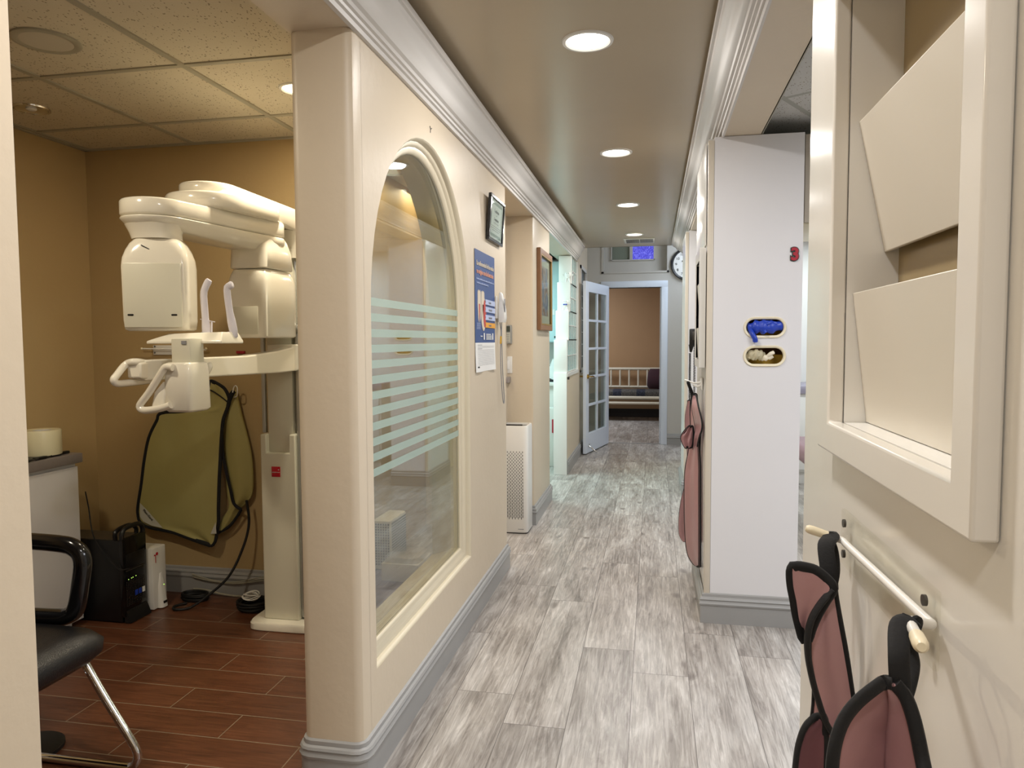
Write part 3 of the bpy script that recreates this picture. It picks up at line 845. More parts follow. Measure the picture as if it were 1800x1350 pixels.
# overhead beam to the pivot disc
b = MB()
def beam(cx, cy, cz, a, hz):  # cross-section ring for a beam running along direction
    return None
import itertools
def hullbar(mb, p0, r0, p1, r1, z0, z1, bev=0.012, n=20, taper=0.0):
    """plan-view stadium from circle p0,r0 to circle p1,r1, extruded z0..z1 with rounded rims (z may be (za,zb) pairs per end)"""
    p0 = Vector(p0); p1 = Vector(p1); d = (p1 - p0); L_ = d.length; a = math.atan2(d.y, d.x); ph = math.acos(max(-1, min(1, (r0 - r1) / L_)))
    def outline(g):
        P = []
        for i in range(n + 1):
            t = a - ph + 2 * ph * i / n; P.append((p1.x + (r1 - g) * math.cos(t), p1.y + (r1 - g) * math.sin(t), 1))
        for i in range(n + 1):
            t = a + ph + (2 * PI - 2 * ph) * i / n; P.append((p0.x + (r0 - g) * math.cos(t), p0.y + (r0 - g) * math.sin(t), 0))
        return P
    def Z(z, k): return z if not isinstance(z, tuple) else z[k]
    rs = []
    for g, w, dz in (((bev * 1.6, 0, 0), (bev * 0.5, 0, bev * 0.3), (0, 0, bev)) if not taper else ((taper * 1.6, 0, 0), (taper, 0, 0.003), (taper * 0.2, 0, 0.030), (0, 0, 0.038))) + ( (0, 1, -bev), (bev * 0.5, 1, -bev * 0.3), (bev * 1.6, 1, 0)):
        rs.append([Vector((x, y, Z(z1 if w else z0, k) + dz)) for x, y, k in outline(g)])
    return mb.rings(rs)
PV = (-1.72, 2.63)
hullbar(b, PV, 0.11, (-1.64, 3.20), 0.09, (1.885, 1.79), (1.935, 1.905), 0.008)
b.build('overhead_beam', iv, XM, ang=50)
b = MB()
hullbar(b, PV, 0.160, (-1.675, 2.82), 0.132, 1.826, 1.890, 0.010)
b.build('pivot_housing', iv, XM, ang=50)
b = MB(); b.lathe([(0.125, 1.885), (0.122, 1.905), (0.105, 1.918), (0.095, 1.932), (0.075, 1.942), (0.03, 1.947), (0.001, 1.948)], (PV[0], PV[1] + 0.02, 0), n=48); b.lathe([(0.10, 1.80), (0.10, 1.825)], (PV[0], PV[1], 0), n=32)
b.build('pivot_cap', iv, XM, ang=50)
b = MB(); b.loft([(-1.645, 3.13, 1.70, 0.055, 0.06, 6), (-1.645, 3.13, 1.77, 0.07, 0.075, 6), (-1.645, 3.15, 1.82, 0.095, 0.12, 6)], n=40)
b.build('column_collar', iv, XM, ang=50)
# rotating arm
E0 = (-1.768, 2.37); E1 = (-1.655, 2.905)
b = MB()
hullbar(b, E0, 0.116, E1, 0.092, 1.7665, (1.828, 1.834), 0.009)
b.build('rotating_arm', iv, XM, ang=50)
b = MB()
hullbar(b, E0, 0.116, E1, 0.092, (1.722, 1.70), 1.7655, 0.004, taper=0.032)
b.build('arm_lower_shell', iv, XM, ang=50)
b = MB(); b.loft([(E0[0], E0[1], 1.740, 0.098, 0.098, 2.2), (E0[0], E0[1], 1.712, 0.084, 0.080, 2.4), (E0[0] + 0.005, E0[1], 1.690, 0.080, 0.075, 2.6)], n=40)
b.build('head_neck', iv, XM, ang=50)
b = MB()
hx, hy = -1.757, 2.37
HR = Matrix.Translation((hx, hy, 0)) @ Matrix.Rotation(math.radians(21), 4, 'Z')
b.loft([(0, 0, 1.362, 0.098, 0.066, 8), (0, 0, 1.368, 0.108, 0.076, 8), (0, 0, 1.40, 0.111, 0.080, 8), (0, 0, 1.590, 0.113, 0.082, 8), (0, 0, 1.620, 0.111, 0.080, 6.5), (0, 0.002, 1.648, 0.103, 0.077, 5), (0, 0.004, 1.672, 0.092, 0.073, 4), (0, 0.006, 1.690, 0.078, 0.068, 3), (0, 0.006, 1.694, 0.06, 0.055, 3)], n=64)
b.xf(HR); b.build('tube_head', iv, XM, ang=60)
b = MB(); b.box(-0.100, 0.092, -0.0845, -0.078, 1.374, 1.600, bev=0.003); b.xf(HR)
hp = b.build('head_panel', M['ivory2'], XM)
for xx in (-0.078, 0.066):
    b = MB(); b.prism(stadium(xx, 1.418, 0.010, 0.003), 'y', -0.0858, -0.0838); b.xf(HR); b.build('panel_slot', M['black'], hp)
b = MB(); b.prism([(-0.040, 1.662), (-0.038, 1.664), (-0.012, 1.650), (-0.014, 1.648)], 'y', -0.0765, -0.070); b.xf(HR); b.build('head_mark', M['ink'], XM)
# right end: curved shoulder into the sensor box
b = MB()
sx, sy = -1.655, 2.90
b.loft([(sx, sy, 1.627, 0.088, 0.110, 7), (sx, sy, 1.632, 0.093, 0.118, 7), (sx, sy, 1.70, 0.092, 0.116, 6), (sx - 0.004, sy - 0.004, 1.75, 0.087, 0.108, 4.5), (sx - 0.010, sy - 0.012, 1.79, 0.076, 0.094, 3.6), (sx - 0.018, sy - 0.02, 1.818, 0.060, 0.075, 3), (sx - 0.025, sy - 0.03, 1.832, 0.035, 0.045, 2.4)], n=56)
b.build('arm_shoulder', iv, XM, ang=60)
b = MB()
b.loft([(sx, sy, 1.338, 0.085, 0.12, 9), (sx, sy, 1.345, 0.094, 0.130, 9), (sx, sy, 1.57, 0.094, 0.130, 9), (sx, sy, 1.60, 0.090, 0.125, 7), (sx, sy, 1.622, 0.084, 0.115, 6), (sx, sy, 1.624, 0.08, 0.11, 6)], n=64)
b.build('sensor_box', iv, XM, ang=60)
b = MB(); b.box(sx - 0.076, sx + 0.050, sy - 0.1325, sy - 0.128, 1.352, 1.468, bev=0.002); b.build('sensor_panel', M['ivory2'], XM)
# support arm, running from the column towards the patient side
b = MB()
b.rings([[Vector((-1.60 + a, 3.02, z)) for a, z in ((-0.03, 1.19), (0.028, 1.19), (0.028, 1.30), (-0.03, 1.30))],
         [Vector((-1.61 + a, 2.90, z)) for a, z in ((-0.03, 1.187), (0.022, 1.187), (0.022, 1.282), (-0.03, 1.282))],
         [Vector((-1.65 + a, 2.72, z)) for a, z in ((-0.03, 1.187), (0.022, 1.187), (0.022, 1.265), (-0.03, 1.265))],
         [Vector((-1.73 + a, 2.42, z)) for a, z in ((-0.03, 1.187), (0.022, 1.187), (0.022, 1.262), (-0.03, 1.262))],
         [Vector((-1.77 + a, 2.26, z)) for a, z in ((-0.03, 1.187), (0.022, 1.187), (0.022, 1.260), (-0.03, 1.260))]])
b.box(-1.70, -1.575, 3.00, 3.10, 1.19, 1.31)
b.build('support_arm', iv, XM, bev=0.006, seg=3)
b = MB()
hpts = [(265, 640), (240, 636), (222, 640), (205, 660), (200, 668), (206, 674), (225, 673), (265, 668)]
b.tube(smoothpts([px(u, v, -1.765 if u > 230 else -1.80) for u, v in hpts], 4), 0.0125, n=12)
b.build('handle', iv, XM, ang=60)
b = MB(); b.prism([(2.235, 1.197), (2.285, 1.19), (2.285, 1.255), (2.235, 1.25)], 'x', -1.80, -1.745); b.build('arm_end_cap', iv, XM, bev=0.006)
# chin rest unit
b = MB(); b.box(-1.625, -1.552, 2.235, 2.315, 1.25, 1.335, bev=0.005); b.build('chin_post', M['ivory2'], XM)
b = MB()
b.loft([(-1.59, 2.27, 1.082, 0.046, 0.055, 6), (-1.59, 2.27, 1.092, 0.055, 0.064, 6), (-1.59, 2.27, 1.20, 0.053, 0.062, 6), (-1.59, 2.27, 1.246, 0.050, 0.06, 6), (-1.59, 2.27, 1.252, 0.045, 0.055, 6)], n=48)
b.build('chin_unit', iv, XM, ang=60)
b = MB()
b.rings([[Vector(p) for p in ((-1.77, 2.30, z0), (-1.475, 2.30, z0), (-1.475, 2.44, z0), (-1.77, 2.44, z0))] for z0 in (1.316, 1.326)] + [[Vector(p) for p in ((-1.70, 2.33, 1.352), (-1.49, 2.33, 1.357), (-1.49, 2.43, 1.357), (-1.70, 2.43, 1.352))]])
b.build('bite_block_tray', iv, XM, bev=0.003)
b = MB(); b.box(-1.583, -1.565, 2.232, 2.236, 1.314, 1.326); b.build('tray_label', M['inkgrey'], XM)
for dx, pts in ((0, [(368, 492), (361, 505), (358, 520), (361, 560), (362, 592), (352, 590)]), (1, [(409, 500), (403, 503), (399, 510), (404, 550), (411, 590), (399, 590)])):
    b = MB(); b.tube(smoothpts([py(u, v, 2.40) for u, v in pts], 3), [0.007] + [0.0085] * 9 + [0.010] * 6, n=10, flat=1.6, up=(0, 1, 0)); b.build('temple_support', M['supp'], XM, ang=60)
b = MB(); b.cyl(py(372, 566, 2.40), py(372, 590, 2.40), 0.003); b.cyl(py(352, 561, 2.40), py(378, 566, 2.40), 0.0015); b.build('bite_rod', M['supp'], XM)
b = MB(); b.tube(smoothpts([py(u, v, 2.22) for u, v in ((346, 645), (335, 645), (329, 655), (290, 700), (250, 712), (247, 718), (262, 722), (296, 716), (318, 706))], 4) if False else smoothpts([py(u, v, 2.20) for u, v in ((304, 646), (292, 645), (284, 655), (262, 690), (246, 712), (250, 720), (262, 721), (285, 717), (300, 712))], 4), 0.0125, n=12); b.build('grab_handle', iv, XM, ang=60)
b = MB(); b.tube(smoothpts([py(u, v, 2.38) for u, v in ((366, 640), (368, 645), (360, 660), (347, 685), (341, 700), (335, 712))], 4), 0.011, n=12); b.build('grab_handle', iv, XM, ang=60)
b = MB(); b.loft([(-1.665, 2.25, 1.10, 0.03, 0.045, 4), (-1.655, 2.25, 1.15, 0.026, 0.045, 4), (-1.640, 2.26, 1.185, 0.015, 0.04, 4)], n=24); b.build('handle_hub', iv, XM, ang=60)

# ------------------------------------------------------------------ apron builder
def interp_rows(rows, n):
    """rows: list of (Pleft, Pright); smooth resample to n rows"""
    Ls = smoothpts([r[0] for r in rows], n); Rs = smoothpts([r[1] for r in rows], n)
    return list(zip(Ls, Rs))
def cloth(name, rows, m, parent, nrm, amp=0.01, freq=3.0, th=0.008, nu=22, sub=5, seed=0, bind=0.0, bname='binding', bulge=0.0, top=True, bottom=True, left=True, right=True, label=None, ftex=1.0):
    R_ = interp_rows(rows, sub); nv = len(R_); nrm = Vector(nrm).normalized()
    F = []
    for i, (a, c) in enumerate(R_):
        row = []
        t = i / (nv - 1)
        for j in range(nu):
            s = j / (nu - 1)
            env = math.sin(PI * s) ** 0.5
            d = amp * env * (math.sin(2 * PI * (freq * s + 0.35 * math.sin(2.1 * t + seed)) + seed) * (0.35 + 0.65 * t) + 0.35 * ftex * math.sin(9 * s + 7 * t + seed * 2) + 0.2 * ftex * math.sin(17 * t + 5 * s + seed))
            d += bulge * math.sin(PI * s)
            row.append(a.lerp(c, s) + nrm * d)
        F.append(row)
    b = MB()
    front = [[b.bm.verts.new(p) for p in r] for r in F]
    back = [[b.bm.verts.new(p - nrm * th) for p in r] for r in F]
    for i in range(nv - 1):
        for j in range(nu - 1):
            b.bm.faces.new((front[i][j], front[i][j + 1], front[i + 1][j + 1], front[i + 1][j]))
            b.bm.faces.new((back[i][j], back[i + 1][j], back[i + 1][j + 1], back[i][j + 1]))
    edge = [(0, j) for j in range(nu)] + [(i, nu - 1) for i in range(1, nv)] + [(nv - 1, j) for j in range(nu - 2, -1, -1)] + [(i, 0) for i in range(nv - 2, 0, -1)]
    for q in range(len(edge)):
        (i0, j0), (i1, j1) = edge[q], edge[(q + 1) % len(edge)]
        b.bm.faces.new((front[i0][j0], back[i0][j0], back[i1][j1], front[i1][j1]))
    o = b.build(name, m, parent, ang=80, label=label)
    if bind:
        mid = lambda i, j: F[i][j] - nrm * th * 0.5
        segs = []
        if top and left and bottom and right:
            segs = [([mid(i, j) for i, j in edge], True)]
        else:
            if left: segs.append(([mid(i, 0) for i in range(nv)], False))
            if right: segs.append(([mid(i, nu - 1) for i in range(nv)], False))
            if bottom: segs.append(([mid(nv - 1, j) for j in range(nu)], False))
            if top: segs.append(([mid(0, j) for j in range(nu)], False))
        bb = MB()
        for pts, cl in segs:
            q = [pts[0]]
            for p in pts[1:]:
                if (p - q[-1]).length > bind * 0.5: q.append(p)
            if len(q) > 2: bb.tube(q, bind, n=8, closed=cl, flat=0.6, up=None)
        bb.build(bname, M['bind'], parent, ang=80)
    return o, F

# olive apron on the x-ray room wall
AP = thing('lead_apron', 'olive green lead apron with black edging hanging on the tan wall', 'apron', (-2.2, 3.37, 0.3))
def row_y(lst, y):
    return [(py(a, v, y), py(c, v, y)) for v, a, c in lst]
back = [(686, 408, 413), (700, 404, 417), (730, 396, 424), (760, 393, 432), (800, 394, 441), (840, 397, 444), (870, 399, 442), (885, 402, 431), (897, 400, 420), (912, 390, 414), (926, 384, 403), (936, 383, 391)]
cloth('back_panel', row_y(back, 3.365), M['olive'], AP, (0, -1, 0), amp=0.006, freq=1.5, seed=2, th=0.01, bulge=0.02)
bt = MB()
bt.tube(smoothpts([py(u, v, 3.34) for u, v in ((412, 688), (405, 700), (396, 725), (391, 745), (391, 790), (398, 830), (405, 860), (411, 885), (424, 896))], 4), 0.009, n=8, flat=0.5)
bt.tube(smoothpts([py(u, v, 3.35) for u, v in ((424, 896), (414, 912), (402, 926), (383, 937))], 4), 0.0075, n=8, flat=0.5)
bt.tube(smoothpts([py(u, v, 3.335) for u, v in ((411, 686), (406, 695), (401, 708), (396, 722))], 4), [0.006, 0.009, 0.011, 0.012, 0.013, 0.014, 0.014, 0.014, 0.013, 0.012, 0.010, 0.008, 0.006], n=8, flat=0.5)
bt.build('edging', M['bind'], AP, ang=80)
front = [(671, 370, 374), (682, 368, 392), (695, 365, 400), (707, 363, 402), (716, 356, 399), (722, 330, 397), (727, 284, 395), (740, 276, 391), (770, 262, 388), (810, 254, 386), (850, 249, 384), (890, 243, 383), (905, 243, 383), (917, 247, 383), (926, 262, 382), (934, 300, 381), (944, 328, 379), (952, 350, 377), (958, 368, 373)]
cloth('front_panel', row_y(front, 3.33), M['olive'], AP, (0, -1, 0), amp=0.005, freq=1.2, seed=0.4, th=0.008, bind=0.012, bname='edging', nu=26, ftex=0.6)
bt = MB(); bt.tube(smoothpts([py(u, v, 3.315) for u, v in ((366, 684), (378, 690), (392, 700), (400, 707))], 3), 0.0035, n=8, flat=0.5)
bt.build('seam_tape', M['bind'], AP)
cs = MB(); pts = [py(u, v, 3.318) for u, v in ((246, 884), (258, 896), (272, 912), (286, 928), (266, 924), (252, 917), (246, 908))]
cs.bm.faces.new([cs.bm.verts.new(p) for p in pts]); cp = cs.build('corner_patch', M['label'], AP, label='grey white printed corner patch')
a45 = math.radians(-47)
RM = Matrix.Translation(py(251, 897, 3.3145)) @ Matrix(((1, 0, 0, 0), (0, 0, -1, 0), (0, 1, 0, 0), (0, 0, 0, 1))) @ Matrix.Rotation(a45, 4, 'Z')
tx = MB(); add_text(tx, 'Maxi-Gard', 0.018, RM, width=0.072); tx.build('lettering', M['ink'], cp)
cs = MB(); pts = [py(u, v, 3.317) for u, v in ((379, 918), (380.5, 938), (370, 938.5))]
cs.bm.faces.new([cs.bm.verts.new(p) for p in pts]); cs.build('care_tag', M['label'], AP)

# wall hook holding the apron, and the wall bar
t = thing('wire_hook', 'bent white wire coat hook holding the olive apron shoulder', 'hook', (-2.1, 3.4, 1.05))
b = MB(); b.tube(smoothpts([py(u, v, y) for u, v, y in ((405, 699, 3.398), (414, 698, 3.34), (417, 694, 3.325), (417, 682, 3.32), (414, 678, 3.325), (411, 681, 3.33), (409, 690, 3.33))], 4), 0.0028, n=8); b.build('hook_wire', M['white'], t)
b = MB(); b.cyl(py(362, 664, 3.39), py(371, 671, 3.345), 0.0025, n=8); b.build('hook_rod', M['white'], t)
b = MB(); b.tube([py(334, 707, 3.30), py(360, 704, 3.315)], 0.003, n=8); b.build('hook_rod', M['white'], t)
b = MB(); b.box(-2.215, -2.19, 3.388, 3.399, 1.02, 1.05); b.build('hook_plate', M['white'], t)
t = thing('wall_hook_rail', 'white metal rail with rods and screws on the tan wall, behind the x-ray machine', 'hook rail', (-2.45, 3.4, 1.3))
p0, p1 = py(270, 607, 3.398), py(353, 622, 3.398)
b = MB(); b.box(p0.x, p1.x, 3.392, 3.4, p1.z - 0.005, p0.z, bev=0.002); b.build('plate', M['whitem'], t)
b = MB(); b.cyl(py(250, 613, 3.37), py(362, 615, 3.37), 0.004, n=10); b.build('rod', M['white'], t)
for u in (249, 362):
    b = MB(); b.sphere(py(u, 613, 3.37), 0.0065); b.build('rod_tip', M['cream'], t)
for u, v in ((272, 609), (272, 620), (349, 609), (349, 620)):
    b = MB(); b.cyl(py(u, v, 3.392), py(u, v, 3.389), 0.0045, n=12); b.build('screw', M['darkmetal'], t)
tag((lambda b: (b.box(-2.09, -2.045, 3.385, 3.399, 1.262, 1.276, bev=0.002), b.build('wall_socket', M['redmatte']))[1])(MB()), 'tiny dark and red outlet piece on the tan wall above the machine support arm', 'wall outlet')

# ------------------------------------------------------------------ cabinet, roll, cables, computers
CB = thing('base_cabinet', 'white base cabinet with grey stone-look top against the left tan wall', 'cabinet', (-2.77, 2.0, 0))
b = MB(); b.box(-2.93, -2.63, 1.15, 2.905, 0.03, 0.768); b.box(-2.93, -2.66, 1.15, 2.88, 0, 0.03); b.build('body', M['lam'], CB)
for y0, y1 in ((2.18, 2.90), (1.46, 2.17)):
    b = MB(); b.box(-2.63, -2.612, y0, y1, 0.035, 0.752, bev=0.002); d = b.build('door', M['lam'], CB)
    yh = y0 + 0.09
    b = MB(); b.tube(smoothpts([(-2.612, yh, 0.685), (-2.585, yh, 0.683), (-2.575, yh, 0.672), (-2.572, yh, 0.64), (-2.575, yh, 0.608), (-2.585, yh, 0.597), (-2.612, yh, 0.595)], 4), 0.007, n=10); b.build('handle', M['cream'], d)
b = MB(); b.box(-2.935, -2.60, 1.12, 2.92, 0.768, 0.812, bev=0.004); b.build('countertop', M['counter'], CB)
t = thing('barrier_film_roll', 'short wide roll of translucent cream plastic film on the grey countertop', 'film roll', (-2.70, 2.80, 0.82))
b = MB(); b.lathe([(0.04, 0.822), (0.074, 0.820), (0.076, 0.825), (0.076, 0.928), (0.073, 0.932), (0.04, 0.930), (0.04, 0.822)], (-2.70, 2.80, 0), n=48, cap=False); b.build('film', M['roll'], t)
b = MB(); b.lathe([(0.040, 0.823), (0.040, 0.929), (0.036, 0.929), (0.036, 0.823), (0.040, 0.823)], (-2.70, 2.80, 0), n=32, cap=False); b.build('core', M['whitem'], t)
b = MB(); b.box(-2.80, -2.63, 2.45, 2.80, 0.812, 0.820, bev=0.003); tag(b.build('flat_black_tray', M['black']), 'thin flat black tray lying under the plastic roll', 'tray')
t = thing('adapter_cable', 'thin black cable with connector plugs lying over the countertop edge', 'cable', (-2.62, 2.7, 0.82))
b = MB(); b.tube(smoothpts([(-2.66, 2.84, 0.819), (-2.63, 2.72, 0.819), (-2.60, 2.62, 0.817), (-2.588, 2.52, 0.79), (-2.585, 2.42, 0.76), (-2.585, 2.3, 0.742), (-2.585, 2.15, 0.745)], 5), 0.003, n=8); b.build('wire', M['black'], t)
for y, x in ((2.80, -2.64), (2.71, -2.63), (2.865, -2.655)):
    b = MB(); b.box(x - 0.01, x + 0.01, y - 0.03, y + 0.03, 0.8125, 0.825, bev=0.003); b.build('plug', M['black'], t)
tag((lambda b: (b.tube(smoothpts([(-2.63, 2.96, 0.62), (-2.62, 2.965, 0.54), (-2.58, 2.94, 0.42), (-2.52, 2.93, 0.34), (-2.44, 2.925, 0.27), (-2.405, 2.96, 0.262)], 5), 0.0028, n=8), b.build('hanging_cord', M['black']))[1])(MB()), 'thin black cord hanging from the cabinet down to the computer front', 'cord')

PC = thing('desktop_computer', 'black tower computer with carry handle on the tile floor beside the white cabinet', 'computer', (-2.62, 3.02, 0))
b = MB(); b.box(-2.90, -2.442, 2.945, 3.095, 0.006, 0.395, bev=0.004); b.build('case', M['black'], PC)
b = MB(); b.box(-2.90, -2.45, 2.95, 3.09, 0.3955, 0.3975); b.build('top_panel', M['darkmetal'], PC)
b = MB(); b.box(-2.446, -2.424, 2.940, 3.10, 0.03, 0.405, bev=0.005); b.build('front_bezel', M['blackgloss'], PC)
b = MB(); b.rings([[Vector(p) for p in ((-2.43, 2.945, 0.004), (-2.40, 2.95, 0.004), (-2.40, 3.09, 0.004), (-2.43, 3.095, 0.004))], [Vector(p) for p in ((-2.43, 2.945, 0.06), (-2.422, 2.95, 0.06), (-2.422, 3.09, 0.06), (-2.43, 3.095, 0.06))]]); b.build('foot_scoop', M['black'], PC)
for yy in (2.955, 3.085):
    pass
b = MB(); b.tube(smoothpts([(-2.435, 2.95, 0.395), (-2.435, 2.95, 0.425), (-2.435, 2.975, 0.448), (-2.435, 3.06, 0.450), (-2.435, 3.09, 0.425), (-2.435, 3.09, 0.395)], 4), 0.011, n=10)
b.tube(smoothpts([(-2.47, 2.95, 0.395), (-2.47, 2.95, 0.43), (-2.47, 2.985, 0.445), (-2.47, 3.05, 0.445), (-2.47, 3.09, 0.42), (-2.47, 3.09, 0.395)], 4), 0.010, n=8); b.build('carry_handle', M['black'], PC)
b = MB(); b.box(-2.4242, -2.4215, 2.955, 3.085, 0.255, 0.325, bev=0.001); b.build('optical_drive', M['black'], PC)
b = MB(); b.box(-2.4242, -2.4222, 2.955, 3.085, 0.245, 0.250); b.build('bezel_strip', M['darkmetal'], PC)
b = MB()
for r in range(16):
    for q in range(12): b.box(-2.4242, -2.4232, 2.955 + q * 0.011, 2.961 + q * 0.011, 0.08 + r * 0.0075, 0.084 + r * 0.0075)
b.build('front_mesh', M['darkmetal'], PC)
for yy, mm in ((3.02, 'nitrile'), (3.045, 'nitrile'), (3.07, 'paper')):
    b = MB(); b.box(-2.4234, -2.4222, yy - 0.009, yy + 0.009, 0.115, 0.14); b.build('sticker', M[mm], PC)
for k, yy in enumerate((2.97, 2.99, 3.0, 3.02)):
    b = MB(); b.sphere((-2.423, yy, 0.205 + 0.001 * k), 0.0022); b.build('indicator_light', M['led'], PC)
b = MB(); b.cyl((-2.62, 2.944, 0.215), (-2.62, 2.9435, 0.215), 0.010, n=20); b.build('side_lock', M['darkmetal'], PC)
WB = thing('white_control_box', 'slim upright white electronics box with small red marks beside the black computer', 'electronics box', (-2.5, 3.17, 0))
b = MB(); b.box(-2.72, -2.405, 3.115, 3.215, 0.004, 0.31, bev=0.006); b.build('housing', M['white'], WB)
b = MB(); b.loft([(-2.403, 3.172, 0.005, 0.022, 0.026, 3), (-2.403, 3.172, 0.04, 0.018, 0.024, 3), (-2.404, 3.172, 0.12, 0.010, 0.020, 3), (-2.405, 3.172, 0.175, 0.004, 0.008, 3)], n=24); b.build('front_bulge', M['white'], WB)
b = MB(); b.box(-2.3855, -2.382, 3.16, 3.184, 0.024, 0.036); b.build('port', M['black'], WB)
b = MB(); b.sphere((-2.392, 3.178, 0.115), 0.0025); b.build('indicator_light', M['led'], WB)
b = MB(); b.cyl((-2.4045, 3.148, 0.278), (-2.403, 3.148, 0.278), 0.008, n=16); b.cyl((-2.4045, 3.131, 0.274), (-2.403, 3.131, 0.274), 0.004, n=12); b.box(-2.4045, -2.403, 3.136, 3.139, 0.235, 0.275); b.build('red_mark', M['red'], WB)

# cables on the floor and skirting
tag((lambda b: (b.tube(smoothpts([(-2.02, 3.33, 0.52), (-2.01, 3.33, 0.40), (-2.03, 3.30, 0.28), (-2.08, 3.25, 0.15), (-2.17, 3.20, 0.06), (-2.24, 3.16, 0.012), (-2.30, 3.13, 0.010), (-2.33, 3.17, 0.010), (-2.30, 3.22, 0.010)], 6), 0.0065, n=10), b.build('power_cord', M['rubber']))[1])(MB()), 'thick black cord dropping from the olive apron to the floor', 'cord')
b = MB()
for k in range(5):
    r = 0.055 + 0.006 * math.sin(k * 2.3); pts = [(-2.30 + r * 1.2 * math.cos(a), 3.29 + r * 0.7 * math.sin(a), 0.008 + 0.007 * k) for a in [2 * PI * i / 28 for i in range(28)]]
    b.tube(pts, 0.0055, n=8, closed=True)
tag(b.build('coiled_cable', M['rubber']), 'small coil of black cable beside the white electronics box', 'cable coil')
b = MB()
for k in range(9):
    r = 0.064 + 0.014 * ((k * 0.37) % 1); cx = -1.932 + 0.004 * math.cos(k * 2.1)
    pts = [(cx + r * math.cos(a), 3.22 + r * 0.85 * math.sin(a), 0.008 + 0.0048 * k + 0.002 * math.sin(3 * a + k)) for a in [2 * PI * i / 36 for i in range(36)]]
    b.tube(pts, 0.0055, n=8, closed=True)
tag(b.build('coiled_cable', M['rubber']), 'large flat coil of black cable on the floor against the machine base', 'cable coil')
b = MB()
for k in range(6):
    r = 0.045 + 0.010 * math.sin(k * 1.3)
    pts = [(-1.935 + r * 0.8 * math.cos(a), 3.21 + r * 0.7 * math.sin(a), 0.064 + 0.004 * k + 0.004 * math.sin(2 * a + k)) for a in [2 * PI * i / 30 for i in range(30)]]
    b.tube(pts, 0.0028, n=8, closed=True)
tag(b.build('white_cable_bundle', M['whitem']), 'bundle of thin white cable lying on the large black coil', 'cable bundle')
b = MB()
for dz, ph in ((0.0, 0), (0.006, 1.3), (0.012, 2.1)):
    b.tube(smoothpts([(-2.37 + 0.08 * k, 3.372 - 0.003 * (k % 2), 0.095 + dz - 0.028 * math.sin(PI * k / 5 + 0.1) * (1 if k < 6 else -0.2) + 0.004 * math.sin(k + ph)) for k in range(8)], 4), 0.0026, n=8)
tag(b.build('skirting_cables', M['tbar']), 'thin grey cables tied along the grey skirting under the olive apron', 'cable')
tag((lambda b: (b.tube(smoothpts([(-2.36, 3.365, 0.03), (-2.28, 3.36, 0.03), (-2.18, 3.36, 0.012), (-1.98, 3.35, 0.010), (-1.85, 3.345, 0.010)], 5), 0.005, n=8), b.build('grey_cable', M['tbar']))[1])(MB()), 'single pale grey cable running along the floor edge to the black coil', 'cable')

# ------------------------------------------------------------------ salon style chair
CH = thing('armchair', 'black vinyl chair with looped armrest and chrome tube leg at lower left', 'chair', (-1.9, 1.7, 0))
b = MB()
b.loft([(-1.90, 1.66, 0.368, 0.245, 0.20, 9), (-1.90, 1.66, 0.373, 0.265, 0.222, 9), (-1.89, 1.66, 0.400, 0.285, 0.230, 9), (-1.888, 1.66, 0.435, 0.287, 0.232, 9), (-1.892, 1.66, 0.460, 0.270, 0.215, 8), (-1.90, 1.66, 0.470, 0.20, 0.16, 6)], n=72)
b.build('seat', M['leather'], CH, ang=60)
b = MB(); b.box(-2.26, -2.19, 1.44, 1.88, 0.50, 0.98, bev=0.03, seg=4); b.build('backrest', M['leather'], CH)
for yy, nm in ((1.905, 'a'), (1.40, 'b')):
    b = MB()
    pts = smoothpts([(-2.20, yy, 0.690), (-2.0, yy, 0.705), (-1.80, yy, 0.704), (-1.735, yy, 0.690), (-1.712, yy, 0.655), (-1.722, yy, 0.585), (-1.74, yy, 0.51), (-1.765, yy, 0.482), (-1.83, yy, 0.470), (-2.10, yy, 0.470), (-2.19, yy, 0.50)], 4, closed=True)
    b.tube(pts, 0.020, n=12, closed=True, flat=1.4, up=(0, 1, 0)) if False else b.tube(pts, 0.026, n=14, closed=True)
    b.build('armrest', M['blackgloss'], CH, ang=60)
    b = MB()
    b.tube(smoothpts([(-1.80, yy - 0.02 if yy > 1.6 else yy + 0.02, 0.375), (-1.755, yy, 0.372), (-1.73, yy, 0.35), (-1.66, yy, 0.24), (-1.575, yy, 0.115), (-1.548, yy, 0.07), (-1.549, yy, 0.04), (-1.57, yy, 0.019), (-1.62, yy, 0.0145), (-2.2, yy, 0.0145)], 5), 0.0125, n=14)
    b.build('leg', M['chrome'], CH, ang=60)
b = MB(); b.cyl((-2.2, 1.39, 0.0145), (-2.2, 1.915, 0.0145), 0.012, n=12); b.build('floor_bar', M['chrome'], CH)
b = MB(); b.box(-2.225, -2.205, 1.62, 1.70, 0.352, 0.6); b.box(-2.225, -1.9, 1.62, 1.70, 0.352, 0.367); b.build('back_bracket', M['chrome'], CH)
b = MB(); b.lathe([(0.0, 0.001), (0.10, 0.001), (0.10, 0.012), (0.09, 0.016), (0.0, 0.017)][1:4], (-1.98, 1.95, 0), n=32); tag(b.build('round_floor_pad', M['rubber']), 'black round pad on the tile floor at the chair leg', 'floor pad')

